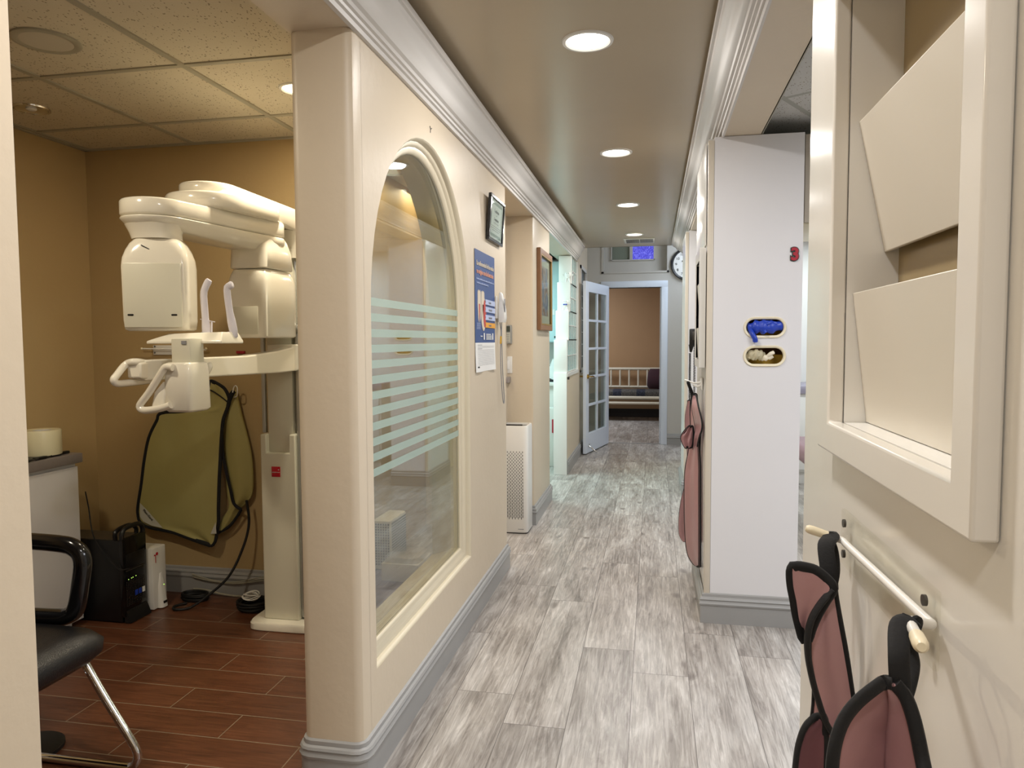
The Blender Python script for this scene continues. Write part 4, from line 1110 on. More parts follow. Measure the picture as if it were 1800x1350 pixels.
# things seen through the window glass
t = thing('storage_box', 'white carton wrapped in crinkled clear plastic seen low through the arched window', 'box', (-1.42, 3.85, 0))
b = MB(); b.box(-1.465, -1.25, 3.74, 3.98, 0, 0.10, bev=0.004); b.build('carton', M['white'], t)
b = MB(); b.loft([(-1.358, 3.86, 0.101, 0.103, 0.115, 6), (-1.358, 3.86, 0.13, 0.10, 0.11, 6), (-1.36, 3.87, 0.145, 0.07, 0.08, 4)], n=32); b.build('plastic_wrap', M['wrap'], t)
t = thing('perforated_bin', 'white perforated panel behind the wrapped carton, seen through the arched window', 'air cleaner', (-1.53, 4.05, 0))
b = MB(); b.box(-1.592, -1.475, 3.92, 4.20, 0, 0.29, bev=0.015); b.build('housing', M['white'], t)
b = MB()
for r in range(16):
    for q in range(16): b.box(-1.4755, -1.4735, 3.94 + q * 0.0155, 3.948 + q * 0.0155, 0.03 + r * 0.0155, 0.040 + r * 0.0155)
b.build('perforations', M['ink'], t)
b = MB()
for r in range(16):
    for q in range(7): b.box(-1.582 + q * 0.015, -1.574 + q * 0.015, 3.9185, 3.9205, 0.03 + r * 0.0155, 0.040 + r * 0.0155)
b.build('perforations', M['ink'], t)

# ------------------------------------------------------------------ white tall cabinets (pillars) on the right
def cabinet(x0, x1, y0, y1, label, ports=True, hgt=2.228):
    t = thing('tall_cabinet', label, 'cabinet', ((x0 + x1) / 2, (y0 + y1) / 2, 0))
    b = MB(); b.box(x0 + 0.003, x1, y0 + 0.14, y1, 0, hgt); b.box(x0 + 0.003, x0 + 0.02, y0 + 0.018, y0 + 0.14, 0, hgt); b.box(x1 - 0.018, x1, y0 + 0.018, y0 + 0.14, 0, hgt); b.box(x0 + 0.02, x1 - 0.018, y0 + 0.018, y0 + 0.14, 0, 1.15); b.box(x0 + 0.02, x1 - 0.018, y0 + 0.018, y0 + 0.14, 1.46, hgt)
    b.build('carcass', M['white'], t)
    cx = x0 + (x1 - x0) * 0.62
    hol = [stadium(cx, 1.375, 0.082, 0.037), stadium(cx, 1.246, 0.082, 0.037)]
    b = MB(); b.prism([(x0 + 0.028, 0.13), (x1, 0.13), (x1, hgt + 0.004), (x0 + 0.028, hgt + 0.004)], 'y', y0, y0 + 0.018, holes=hol)
    b.build('front_panel', M['lam'], t)
    b = MB(); b.box(x0, x0 + 0.027, y0 - 0.003, y0 + 0.018, 0.10, hgt - 0.01, bev=0.002); b.build('corner_strip', mat('corner_strip_paint', 'D3C9B8', 0.4), t)
    rr = []
    for zc in (1.375, 1.246):
        b = MB(); rs = []
        for d, yy in ((-0.001, y0 + 0.012), (-0.001, y0 - 0.002), (0.003, y0 - 0.006), (0.009, y0 - 0.006), (0.011, y0 - 0.001), (0.011, y0 + 0.001)):
            rs.append([Vector((p[0], yy, p[1])) for p in stadium(cx, zc, 0.082, 0.037, d=d)])
        b.rings(rs, cap=False); r = b.build('glove_port', M['cream'], t, ang=60)
        b = MB(); b.box(cx - 0.10, cx + 0.09, y0 + 0.075, y0 + 0.13, zc - 0.055, zc + 0.005); b.build('carton', M['cardyellow'], r, label='yellow carton inside')
        b = MB(); b.box(cx - 0.10, cx + 0.10, y0 + 0.131, y0 + 0.139, zc - 0.055, zc + 0.06); b.build('carton_back', M['cardbrown'], r)
    return t, cx
C1, c1x = cabinet(0.24, 0.652, 3.455, 4.20, 'tall white cabinet with two oval glove openings and a red number 3')
C2, c2x = cabinet(0.262, 0.61, 6.31, 7.0, 'second tall white cabinet farther down the corridor, mostly hidden behind the first')
baseboard('baseboard_cabinet', [(0.24, 4.2), (0.24, 3.455), (0.652, 3.455)][::-1][::-1])
baseboard('baseboard_cabinet_far', [(0.262, 7.0), (0.262, 6.31), (0.61, 6.31)])
# the number 3
def text_obj(name, body, size, Mx, m, parent, depth=0.001, width=None, align='LEFT', label=None):
    b = MB(); add_text(b, body, size, Mx, depth=depth, width=width, align=align); return b.build(name, m, parent, label=label)
N3 = thing('number_sign', 'small red foam number 3 with dark outline near the cabinet top right', 'number sign', (0.618, 3.45, 1.70))
def num3(scale, y, m, nm, off):
    cu = bpy.data.curves.new('n', 'FONT'); cu.body = '3'; cu.size = 0.075; cu.extrude = 0.002; cu.offset = off; cu.resolution_u = 4
    ob = bpy.data.objects.new('n', cu); COL.objects.link(ob); dg = bpy.context.evaluated_depsgraph_get(); dg.update()
    me = bpy.data.meshes.new_from_object(ob.evaluated_get(dg)); bpy.data.objects.remove(ob)
    cx = (min(v.co.x for v in me.vertices) + max(v.co.x for v in me.vertices)) / 2; cy = (min(v.co.y for v in me.vertices) + max(v.co.y for v in me.vertices)) / 2
    for v in me.vertices: v.co = wallM_front(0.617, 1.70, y) @ Vector(((v.co.x - cx) * 0.95, v.co.y - cy, v.co.z))
    b = MB(); b.bm.from_mesh(me); return b.build(nm, m, N3)
num3(1, 3.452, M['darkgreen'], 'outline', 0.0065)
num3(1, 3.449, M['redmatte'], 'digit', 0.0030)

def glove(name, label, c, m, pts, r, extra=()):
    t = thing(name, label, 'glove', c)
    b = MB()
    random.seed(int(abs(c[2]) * 1000))
    ring = []
    n = len(pts)
    P = smoothpts(pts, 5)
    b.tube(P, [r * (0.55 + 0.45 * math.sin(PI * (i + 0.6) / len(P))) * (1 + 0.22 * math.sin(i * 1.9)) for i in range(len(P))], n=14, flat=0.7)
    b.build('palm', m, t, ang=70)
    for e, er in extra:
        b = MB(); b.tube(smoothpts(e, 4), er, n=10, flat=0.8); b.build('finger', m, t, ang=70)
    return t
yg = 3.455
glove('nitrile_glove', 'crumpled blue nitrile glove spilling from the upper oval opening', (c1x, yg, 1.37), M['nitrile'],
      [(c1x - 0.07, yg + 0.018, 1.372), (c1x - 0.03, yg + 0.002, 1.378), (c1x + 0.02, yg + 0.004, 1.376), (c1x + 0.078, yg + 0.018, 1.385)], 0.030,
      [([(c1x - 0.062, yg + 0.01, 1.365), (c1x - 0.055, yg - 0.012, 1.345), (c1x - 0.045, yg - 0.018, 1.325), (c1x - 0.043, yg - 0.014, 1.312)], 0.013),
       ([(c1x - 0.02, yg - 0.0, 1.37), (c1x - 0.005, yg - 0.012, 1.36), (c1x + 0.0, yg - 0.014, 1.35)], 0.010),
       ([(c1x - 0.0, yg - 0.004, 1.375), (c1x + 0.01, yg - 0.012, 1.392), (c1x + 0.025, yg - 0.006, 1.398)], 0.008),
       ([(c1x - 0.04, yg + 0.0, 1.39), (c1x - 0.0, yg - 0.004, 1.398), (c1x + 0.05, yg + 0.004, 1.392)], 0.009)])
glove('latex_glove', 'pale cream crumpled glove at left in the lower oval opening', (c1x - 0.04, yg, 1.245), mat('grey_latex', 'B8AE90', 0.5),
      [(c1x - 0.078, yg + 0.03, 1.24), (c1x - 0.05, yg + 0.016, 1.252), (c1x - 0.02, yg + 0.016, 1.250), (c1x + 0.0, yg + 0.03, 1.245)], 0.024,
      [([(c1x - 0.065, yg + 0.01, 1.235), (c1x - 0.04, yg + 0.004, 1.262), (c1x - 0.015, yg + 0.012, 1.262)], 0.007), ([(c1x - 0.05, yg + 0.01, 1.23), (c1x - 0.03, yg + 0.004, 1.245), (c1x - 0.01, yg + 0.012, 1.25)], 0.007)])
glove('latex_glove', 'brighter cream glove fingers right of centre in the lower oval opening', (c1x + 0.03, yg, 1.243), M['latex'],
      [(c1x - 0.012, yg + 0.02, 1.232), (c1x + 0.01, yg + 0.008, 1.238), (c1x + 0.035, yg + 0.01, 1.246)], 0.013,
      [([(c1x + 0.012, yg + 0.01, 1.24), (c1x + 0.026, yg + 0.0, 1.256), (c1x + 0.04, yg + 0.004, 1.262)], 0.009), ([(c1x + 0.02, yg + 0.008, 1.235), (c1x + 0.036, yg + 0.002, 1.246)], 0.009)])

t = thing('wall_cabinet', 'narrow beige side of an upper cabinet beside the tall white cabinet', 'cabinet', (0.9, 3.8, 1.84))
b = MB(); b.box(0.664, 1.10, 3.52, 4.15, 1.84, 2.24, bev=0.003); b.build('carcass', M['cream'], t)
b = MB(); b.box(0.664, 1.10, 3.50, 3.518, 1.845, 2.235, bev=0.002); b.build('door', mat('beige_laminate', 'BDB2A2', 0.5), t)

# ------------------------------------------------------------------ magazine racks set into the walls
def rack(label, x=0.24, y0=0.557, y1=1.045, z0=1.176, z1=1.80, pro=0.020, shift=0.0, sc=1.0):
    t = thing('magazine_rack', label, 'magazine rack', (x, (y0 + y1) / 2, z0), 'built-in wall racks')
    xf = x - pro
    b = MB()
    iy0, iy1, iz0, iz1 = y0 + 0.040, y1 - 0.055, z0 + 0.038, z1 - 0.055
    b.prism([(y0, z0), (y1, z0), (y1, z1), (y0, z1)], 'x', xf, x - 0.0005, holes=[[(iy0, iz0), (iy1, iz0), (iy1, iz1), (iy0, iz1)]])
    b.build('frame', M['creamgloss'] if pro < 0.025 else M['white'], t, bev=0.003, seg=3)
    xi = x - shift
    b = MB()
    for bx in ((iy0 - 0.006, iy0, iz0 - 0.006, iz1 + 0.006), (iy1, iy1 + 0.006, iz0 - 0.006, iz1 + 0.006), (iy0, iy1, iz0 - 0.006, iz0), (iy0, iy1, iz1, iz1 + 0.006)):
        b.box(xi, xi + 0.060 * sc, *bx)
    b.build('inner_box', M['white'], t)
    b = MB(); b.box(xi + 0.060 * sc, xi + 0.060 * sc + 0.003, iy0 - 0.006, (iy0 + iy1) / 2 - 0.04, iz0, iz1); b.box(xi + 0.060 * sc, xi + 0.060 * sc + 0.003, (iy0 + iy1) / 2 - 0.0388, iy1 + 0.006, iz0, iz1)
    b.build('back_panel', M['rack_back'], t)
    def pocket(zb, xb, zt, xt, nm):
        b = MB(); b.prism([(xb, zb), (xt, zt), (xt + 0.0045, zt), (xb + 0.0045, zb)], 'y', iy0 + 0.0005, iy1 - 0.0005)
        b.build(nm, M['cream2'], t, bev=0.0012)
    pocket(iz0 + 0.0005, xi + 0.026 * sc, 1.378, xi + 0.007 * sc, 'pocket_panel')
    pocket(1.428, xi + 0.043 * sc, 1.590, xi + 0.010 * sc, 'pocket_panel')
    return t
M['cream2'] = mat('cream_pocket_laminate', 'DDD6C8', 0.32)
R1 = rack('large cream magazine rack with two tilted pockets on the wall at right foreground')
R2 = rack('distant white magazine rack seen edge-on at the corridor side of the tall white cabinet', x=0.2385, y0=3.49, y1=3.83, z0=1.19, z1=1.745, pro=0.030, shift=0.028, sc=0.42)
# glossy white strip panel above the far rack
b = MB(); b.box(0.2335, 0.2395, 3.52, 4.18, 1.76, 2.222, bev=0.002)
tag(b.build('gloss_panel', M['white']), 'shiny white panel above the distant rack, catching a bright reflection', 'panel')

# ------------------------------------------------------------------ apron hook rack, foreground
HK = thing('apron_hanger', 'clear acrylic plate with white bar and two cream-tipped arms on the foreground wall', 'apron hanger', (0.24, 0.81, 1.07))
b = MB(); b.box(0.2335, 0.2385, 0.655, 0.965, 1.040, 1.108, bev=0.001); b.build('plate', M['acrylic'], HK)
for y, z in ((0.675, 1.094), (0.675, 1.054), (0.945, 1.094), (0.945, 1.056)):
    b = MB(); b.cyl((0.2335, y, z), (0.2305, y, z), 0.005, n=14); b.build('screw', M['darkmetal'], HK)
def kp(u, v, y): return py(u, v, y)
barA = kp(1480, 950, 0.93); barB = kp(1637, 1097, 0.655)
tipA = kp(1425, 931, 0.935); tipB = kp(1618, 1133, 0.545); midB = kp(1600, 1093, 0.60)
b = MB(); b.tube(smoothpts([tipA, tipA.lerp(barA, 0.5), barA, barA.lerp(barB, 0.08), barA.lerp(barB, 0.5), barA.lerp(barB, 0.93), barB, barB.lerp(midB, 0.5), midB, midB.lerp(tipB, 0.5), tipB], 4), 0.0042, n=12); b.build('bar', M['white'], HK)
for p, q in ((tipA, barA), (tipB, midB)):
    d = (p - q).normalized(); b = MB(); b.tube([p - d * 0.020, p - d * 0.002, p + d * 0.003, p + d * 0.006], [0.0052, 0.0056, 0.0052, 0.0032], n=14); b.build('end_cap', M['cream'], HK)

# ------------------------------------------------------------------ mauve aprons
def strap(parent, pts, w, name='hanging_loop', th=0.002, up=(1, 0, 0)):
    b = MB(); b.tube(smoothpts(pts, 5), w, n=12, flat=th / w, up=up); return b.build(name, M['bind'], parent, ang=80)
YA = 0.90
A1 = thing('lead_apron', 'folded mauve lead apron hanging from the farther arm of the foreground hanger', 'apron', (0.2, 0.9, 0.45), 'mauve aprons')
def rows_px(lst): return [(py(a, v, ya), py(c, v, yc)) for v, a, ya, c, yc in lst]
cloth('body', rows_px([(1030, 1440, .90, 1467, .89), (1050, 1432, .90, 1469, .89), (1090, 1428, .90, 1476, .89), (1150, 1426, .90, 1487, .89), (1210, 1432, .90, 1496, .89), (1280, 1425, .90, 1506, .89), (1345, 1398, .91, 1512, .89), (1500, 1400, .91, 1530, .88), (1800, 1410, .91, 1560, .87), (2100, 1430, .91, 1570, .86)]), M['mauve'], A1, (-0.3, -1, 0), amp=0.003, freq=1.1, th=0.006, bind=0.0045, bname='edging', seed=1.2, ftex=0.5, bulge=0.008)
cloth('folded_flap', rows_px([(997, 1392, .875, 1408, .875), (1003, 1389, .875, 1432, .875), (1018, 1389, .875, 1452, .873), (1035, 1391, .875, 1464, .87), (1055, 1395, .875, 1452, .87), (1080, 1399, .875, 1437, .872), (1105, 1405, .875, 1426, .875), (1125, 1410, .877, 1420, .877)]), M['mauve'], A1, (-0.2, -1, 0), amp=0.003, freq=0.8, th=0.005, bind=0.0062, bname='edging', seed=0.3, ftex=0.4)
bt = MB(); bt.tube(smoothpts([py(u, v, 0.868) for u, v in ((1464, 1037), (1445, 1058), (1428, 1085), (1420, 1115), (1420, 1150), (1427, 1190), (1438, 1230), (1452, 1270), (1470, 1300))], 5), [0.004] * 3 + [0.0072] * 38, n=10, flat=0.5, up=(0, 1, 0)); bt.build('edging', M['bind'], A1)
cloth('folded_hem', rows_px([(1262, 1432, .87, 1448, .87), (1275, 1418, .87, 1450, .87), (1295, 1408, .87, 1450, .87), (1330, 1400, .87, 1450, .87), (1400, 1395, .87, 1450, .87), (1500, 1400, .87, 1450, .87)]), mat('dark_mauve_lining', '6E444C', 0.5), A1, (-0.2, -1, 0), amp=0.003, freq=0.8, th=0.004, bind=0.005, bname='edging', seed=0.9)
hA = tipA.lerp(barA, 0.62) + Vector((0, 0, 0.0035))
strap(A1, [hA + Vector((0, 0.004, 0)), hA + Vector((0, -0.006, -0.002)), py(1452, 960, .905), py(1456, 1000, .89), py(1459, 1036, .885)], 0.0095)
strap(A1, [hA + Vector((0, -0.002, 0)), hA + Vector((0, 0.008, -0.004)), py(1466, 970, .93), py(1468, 1005, .91), py(1462, 1034, .895)], 0.0055)

A2 = thing('lead_apron', 'mauve lead apron with pointed top nearest the camera, on the nearer hanger arm', 'apron', (0.16, 0.55, 0.7), 'mauve aprons')
cloth('left_panel', rows_px([(1202, 1550, .555, 1562, .56), (1215, 1532, .55, 1566, .565), (1235, 1508, .545, 1566, .57), (1260, 1487, .54, 1564, .575), (1290, 1473, .535, 1560, .58), (1330, 1464, .53, 1556, .58), (1380, 1462, .53, 1552, .58), (1500, 1465, .53, 1545, .58), (1750, 1475, .53, 1540, .58)]), M['mauve'], A2, (-0.4, -1, 0), amp=0.002, freq=0.8, th=0.004, bind=0.0058, bname='edging', seed=2.4, ftex=0.4, right=False)
cloth('right_panel', rows_px([(1204, 1556, .555, 1574, .555), (1225, 1562, .56, 1592, .555), (1255, 1562, .57, 1604, .55), (1290, 1559, .575, 1613, .545), (1330, 1556, .58, 1621, .54), (1380, 1553, .58, 1630, .53), (1500, 1545, .58, 1645, .52), (1750, 1540, .58, 1665, .50)]), M['mauve'], A2, (-0.1, -1, 0), amp=0.002, freq=0.8, th=0.004, bind=0.0050, bname='edging', seed=3.4, ftex=0.4, left=False)
hB = midB.lerp(tipB, 0.15) + Vector((0, 0, 0.0045))
strap(A2, [hB + Vector((-0.004, -0.003, -0.002)), hB, py(1582, 1100, .585), py(1580, 1150, .565), py(1582, 1195, .560), py(1585, 1222, .562)], 0.0075)
strap(A2, [hB, hB + Vector((0.003, 0.002, -0.004)), py(1598, 1130, .60), py(1603, 1165, .59), py(1597, 1200, .575), py(1590, 1226, .57)], 0.0058)

# far mauve apron and its hook on the cabinet side
t = thing('wall_hook', 'white double coat hook on the side of the tall white cabinet', 'hook', (0.235, 3.8, 1.10))
b = MB(); b.box(0.233, 0.2395, 3.66, 3.78, 1.075, 1.135, bev=0.002); b.build('plate', M['whitem'], t)
b = MB(); b.tube(smoothpts([(0.233, 3.72, 1.11), (0.205, 3.74, 1.105), (0.180, 3.76, 1.112), (0.160, 3.78, 1.118)], 4), 0.005, n=10); b.tube(smoothpts([(0.233, 3.70, 1.095), (0.215, 3.71, 1.09), (0.195, 3.715, 1.10)], 4), 0.005, n=10); b.build('arm', M['white'], t)
A3 = thing('lead_apron', 'long mauve lead apron hanging edge-on beside the tall white cabinet', 'apron', (0.18, 3.8, 0.26), 'mauve aprons')
cloth('back_fold', rows_px([(705, 1209, 3.95, 1216, 3.95), (740, 1204, 3.95, 1220, 3.95), (800, 1208, 3.95, 1222, 3.95), (850, 1204, 3.95, 1222, 3.95), (880, 1197, 3.95, 1222, 3.95), (915, 1193, 3.95, 1222, 3.95), (940, 1194, 3.95, 1222, 3.95), (952, 1200, 3.95, 1220, 3.95)]), M['mauve'], A3, (-0.3, -1, 0), amp=0.006, freq=0.8, th=0.02, bind=0.007, bname='edging', seed=1)
cloth('main_panel', rows_px([(693, 1217, 3.80, 1223, 3.80), (705, 1214, 3.80, 1224, 3.80), (725, 1213, 3.80, 1227, 3.74), (750, 1214, 3.80, 1229, 3.68), (765, 1214, 3.80, 1229, 3.68), (790, 1211, 3.80, 1228, 3.68), (820, 1205, 3.80, 1229, 3.66), (850, 1203, 3.80, 1229, 3.64), (900, 1203, 3.80, 1229, 3.62), (950, 1205, 3.80, 1229, 3.60), (975, 1209, 3.80, 1229, 3.60), (990, 1217, 3.78, 1229, 3.59), (996, 1225, 3.74, 1229, 3.59)]), M['mauve'], A3, (-0.5, -1, 0), amp=0.006, freq=1.2, th=0.012, bind=0.0075, bname='edging', seed=2, sub=6)
cloth('collar_fold', rows_px([(695, 1217, 3.75, 1223, 3.75), (715, 1216, 3.70, 1227, 3.62), (740, 1220, 3.70, 1233, 3.55), (755, 1222, 3.70, 1233, 3.55), (770, 1220, 3.70, 1228, 3.60), (790, 1218, 3.76, 1224, 3.74)]), M['mauve'], A3, (-0.4, -1, 0), amp=0.005, freq=0.7, th=0.012, bind=0.007, bname='edging', seed=0)
cloth('bunched_flap', rows_px([(750, 1210, 3.70, 1216, 3.72), (758, 1203, 3.69, 1217, 3.72), (768, 1197, 3.68, 1217, 3.72), (778, 1199, 3.68, 1216, 3.72), (787, 1204, 3.69, 1214, 3.72)]), M['mauve'], A3, (-0.4, -1, 0), amp=0.012, freq=1.6, th=0.02, bind=0.007, bname='edging', seed=5)
strap(A3, [(0.175, 3.755, 1.112), (0.176, 3.75, 1.10), py(1216, 690, 3.78), py(1217, 702, 3.79)], 0.008)

# handset with coiled cords on the second cabinet
t = thing('wall_handset', 'black handset with coiled black cords on the white cabinet side beyond the far rack', 'handset', (0.23, 4.02, 1.35))
c0, c1 = py(1216, 578, 4.02), py(1216, 612, 4.02)
b = MB(); b.box(c0.x - 0.012, 0.2385, 4.005, 4.04, c1.z + 0.01, c0.z, bev=0.005); b.tube([(c0.x - 0.002, 4.02, c0.z - 0.085), (c0.x - 0.004, 4.02, c0.z - 0.125)], [0.014, 0.006], n=12); b.build('handset_body', M['black'], t)
b = MB(); b.box(c0.x + 0.004, c0.x + 0.016, 4.001, 4.005, c0.z - 0.06, c0.z - 0.015, bev=0.001); b.build('control_pad', M['darkmetal'], t)
for dx, lift in ((-0.008, 0.0), (0.016, 0.08)):
    b = MB(); n = 300
    b.tube([(c0.x + dx + 0.0055 * math.cos(i * 0.8), 4.02 + 0.0055 * math.sin(i * 0.8), c0.z - 0.13 + lift - i * (0.00085 if not lift else 0.0011)) for i in range(n)], 0.0018, n=5); b.build('coiled_cord', M['black'], t)

# framed pictures edge-on beyond, and wall clock
t = thing('framed_picture', 'gold framed picture seen edge-on beyond the black handset', 'picture', (0.335, 7.8, 1.6))
b = MB(); b.box(0.302, 0.3345, 7.62, 8.05, 1.47, 1.96, bev=0.004); b.build('frame', M['gold'], t)
b = MB(); b.box(0.3005, 0.3025, 7.67, 8.0, 1.52, 1.91); b.build('print', M['art'], t)
t = thing('framed_picture', 'thin dark framed picture edge-on just past the gold framed one', 'picture', (0.335, 8.1, 1.5))
b = MB(); b.box(0.318, 0.3345, 8.09, 8.16, 1.44, 1.70, bev=0.003); b.build('frame', M['wood'], t)
CK = thing('wall_clock', 'round wall clock with black rim, half hidden at the corridor end', 'clock', (0.415, YF, 2.27))
b = MB(); b.lathe([(0.175, 0.0), (0.20, -0.004), (0.205, -0.02), (0.195, -0.035), (0.178, -0.030), (0.172, -0.012)], (0.415, YF - 0.001, 2.262), axis='y', n=56, cap=False); b.build('rim', M['blackgloss'], CK)
b = MB(); b.cyl((0.415, YF - 0.003, 2.262), (0.415, YF - 0.013, 2.262), 0.176, n=48); b.build('dial', M['whitem'], CK)
for k in range(12):
    a = PI / 2 - 2 * PI * (k + 1) / 12
    text_obj('numeral', str(k + 1), 0.045, wallM_front(0.415 + 0.138 * math.cos(a), 2.262 + 0.138 * math.sin(a) - 0.015, YF - 0.0145), M['ink'], CK, align='CENTER')
for a, L_, w_ in ((150, 0.08, 0.006), (60, 0.12, 0.004)):
    b = MB(); r_ = math.radians(a); b.tube([(0.415, YF - 0.017, 2.262), (0.415 + L_ * math.cos(r_), YF - 0.017, 2.262 + L_ * math.sin(r_))], w_, n=6, flat=0.3, up=(1, 0, 0) if a == 150 else (0, 0, 1)); b.build('hand', M['ink'], CK)

# ------------------------------------------------------------------ left wall: certificate, poster, probe, marks
t = thing('framed_certificate', 'black framed certificate hanging high on the cream wall above the blue poster', 'certificate', (XI, 3.8, 1.94))
def fp(y, z, x=0.0):
    k = (z - 1.83) / 0.23
    return Vector((XI + 0.002 + x * 0.8 + 0.017 * k, y - 0.0 * k, z))
Y0, Y1, Z0, Z1 = 3.60, 3.945, 1.832, 2.062
def fbox(mb, y0, y1, z0, z1, xa, xb):
    mb.rings([[fp(y, z, xa) for y, z in ((y0, z0), (y1, z0), (y1, z1), (y0, z1))], [fp(y, z, xb) for y, z in ((y0, z0), (y1, z0), (y1, z1), (y0, z1))]])
b = MB()
for q in ((Y0, Y1, Z0, Z0 + 0.016), (Y0, Y1, Z1 - 0.016, Z1), (Y0, Y0 + 0.022, Z0 + 0.016, Z1 - 0.016), (Y1 - 0.022, Y1, Z0 + 0.016, Z1 - 0.016)): fbox(b, *q, 0.0, 0.020)
b.build('frame', M['blackgloss'], t, bev=0.002)
b = MB(); fbox(b, Y0 + 0.02, Y1 - 0.02, Z0 + 0.014, Z1 - 0.014, 0.002, 0.010); mt = b.build('mat_board', M['paper'], t)
b = MB(); fbox(b, Y0 + 0.042, Y1 - 0.042, Z0 + 0.030, Z1 - 0.026, 0.0102, 0.0108); pr_ = b.build('printed_border', mat('pale_grey_green', 'A9B2AC', 0.6), mt)
b = MB(); fbox(b, Y0 + 0.06, Y1 - 0.055, Z0 + 0.044, Z1 - 0.040, 0.0109, 0.0113); b.build('certificate_sheet', M['paper'], mt)
def cline(y0, y1, z, h, m='inkgrey'):
    b_ = MB(); fbox(b_, y0, y1, z, z + h, 0.0114, 0.0117); b_.build('text_line', M[m], mt)
TM = lambda y, z: Matrix.Translation(fp(y, z, 0.0117)) @ Matrix(((0, 0, 1, 0), (1, 0, 0, 0), (0, 1, 0, 0), (0, 0, 0, 1)))
yc = (Y0 + Y1) / 2
text_obj('heading', 'Certificate', 0.026, TM(yc, 1.985), M['inkgrey'], mt, align='CENTER')
text_obj('heading', 'of', 0.012, TM(yc, 1.968), M['inkgrey'], mt, align='CENTER')
text_obj('heading', 'Completion', 0.022, TM(yc, 1.945), M['inkgrey'], mt, align='CENTER')
for k, (w_, z_) in enumerate(((0.06, 1.93), (0.11, 1.912), (0.11, 1.902), (0.08, 1.892))): cline(yc - w_, yc + w_, z_, 0.0022)
b = MB(); fbox(b, Y0 + 0.02, Y1 - 0.02, Z0 + 0.014, Z1 - 0.014, 0.0150, 0.0155); b.build('glazing', M['clear'], t)

# poster
PO = thing('dental_poster', 'tall blue dental poster with white lower strip taped to the cream wall', 'poster', (XI, 3.58, 1.17))
py0, py1, pz0, pzm, pz1 = 3.362, 3.797, 1.170, 1.312, 1.757
def pw(y, z):  # paper surface standing off the wall, curling at the foot
    s = (y - py0) / (py1 - py0); k = max(0.0, (1.34 - z) / 0.17)
    return XI + 0.0025 + 0.004 * k * k * (0.5 + 0.5 * math.sin(7 * s + 1)) + 0.0015 * math.sin(9 * s) * (0.4 + k)
def paper(mb, y0, y1, z0, z1, off=0.0, ny=14, nz=6, th=0.0006):
    G = [[Vector((pw(y0 + (y1 - y0) * j / ny, z0 + (z1 - z0) * i / nz) + off, y0 + (y1 - y0) * j / ny, z0 + (z1 - z0) * i / nz)) for j in range(ny + 1)] for i in range(nz + 1)]
    V = [[mb.bm.verts.new(p) for p in r] for r in G]; Bk = [[mb.bm.verts.new(p - Vector((th, 0, 0))) for p in r] for r in G]
    for i in range(nz):
        for j in range(ny):
            mb.bm.faces.new((V[i][j], V[i][j + 1], V[i + 1][j + 1], V[i + 1][j])); mb.bm.faces.new((Bk[i][j], Bk[i + 1][j], Bk[i + 1][j + 1], Bk[i][j + 1]))
    return mb
b = MB(); paper(b, py0, py1, pzm, pz1); b.build('blue_sheet', M['blue'], PO)
b = MB(); paper(b, py0, py1, pz0, pzm); ws = b.build('white_strip', M['paper'], PO)
bs = [o for o in COL.objects if o.name.startswith('blue_sheet')][0]
PT = lambda y, z, o=0.0016: wallM_left(y, z, XI + 0.0025 + o)
text_obj('title', 'La enfermedad de las encías', 0.034, PT(py0 + 0.03, 1.684, 0.002), M['toothw'], bs, width=0.375)
text_obj('title', 'se origina con las bacterias', 0.034, PT(py0 + 0.03, 1.645, 0.002), M['salmon'], bs, width=0.365)
text_obj('subtitle', 'La enfermedad de las encías comienza en la línea de las encías', 0.012, PT(py0 + 0.03, 1.616, 0.002), M['paleblue'], bs, width=0.38)
text_obj('subtitle', 'Sus dientes y encías están en riesgo', 0.012, PT(py0 + 0.03, 1.597, 0.002), M['paleblue'], bs, width=0.25)
for k in range(2):
    b = MB(); yy = py0 + 0.052 + k * 0.075
    pts = [(yy, 1.56), (yy + 0.018, 1.568), (yy + 0.03, 1.56), (yy + 0.045, 1.568), (yy + 0.062, 1.558), (yy + 0.064, 1.50), (yy + 0.056, 1.43 - 0.01 * k), (yy + 0.042, 1.41), (yy + 0.032, 1.46), (yy + 0.018, 1.41), (yy + 0.006, 1.43), (yy - 0.003, 1.50)]
    b.prism(pts, 'x', XI + 0.0032, XI + 0.0042); b.build('tooth_picture', M['toothw'], bs)
    b = MB(); b.prism([(yy + 0.02, 1.50), (yy + 0.042, 1.50), (yy + 0.04, 1.42), (yy + 0.031, 1.47), (yy + 0.022, 1.42)], 'x', XI + 0.0042, XI + 0.0046); b.build('gum_picture', M['gum'], bs)
b = MB(); P = [(3.53 + 0.052 * math.cos(a) * (1 if math.cos(a) > 0 else 0.9), 1.455 + 0.085 * math.sin(a)) for a in [2 * PI * i / 40 for i in range(40)]]
b.prism(P, 'x', XI + 0.0032, XI + 0.0046); b.build('tooth_picture', M['toothw'], bs)
b = MB(); P = [(3.555 + 0.030 * math.cos(a), 1.455 + 0.068 * math.sin(a)) for a in [2 * PI * i / 40 for i in range(40)]]
b.prism(P, 'x', XI + 0.0046, XI + 0.0052); b.build('gum_picture', M['gum'], bs)
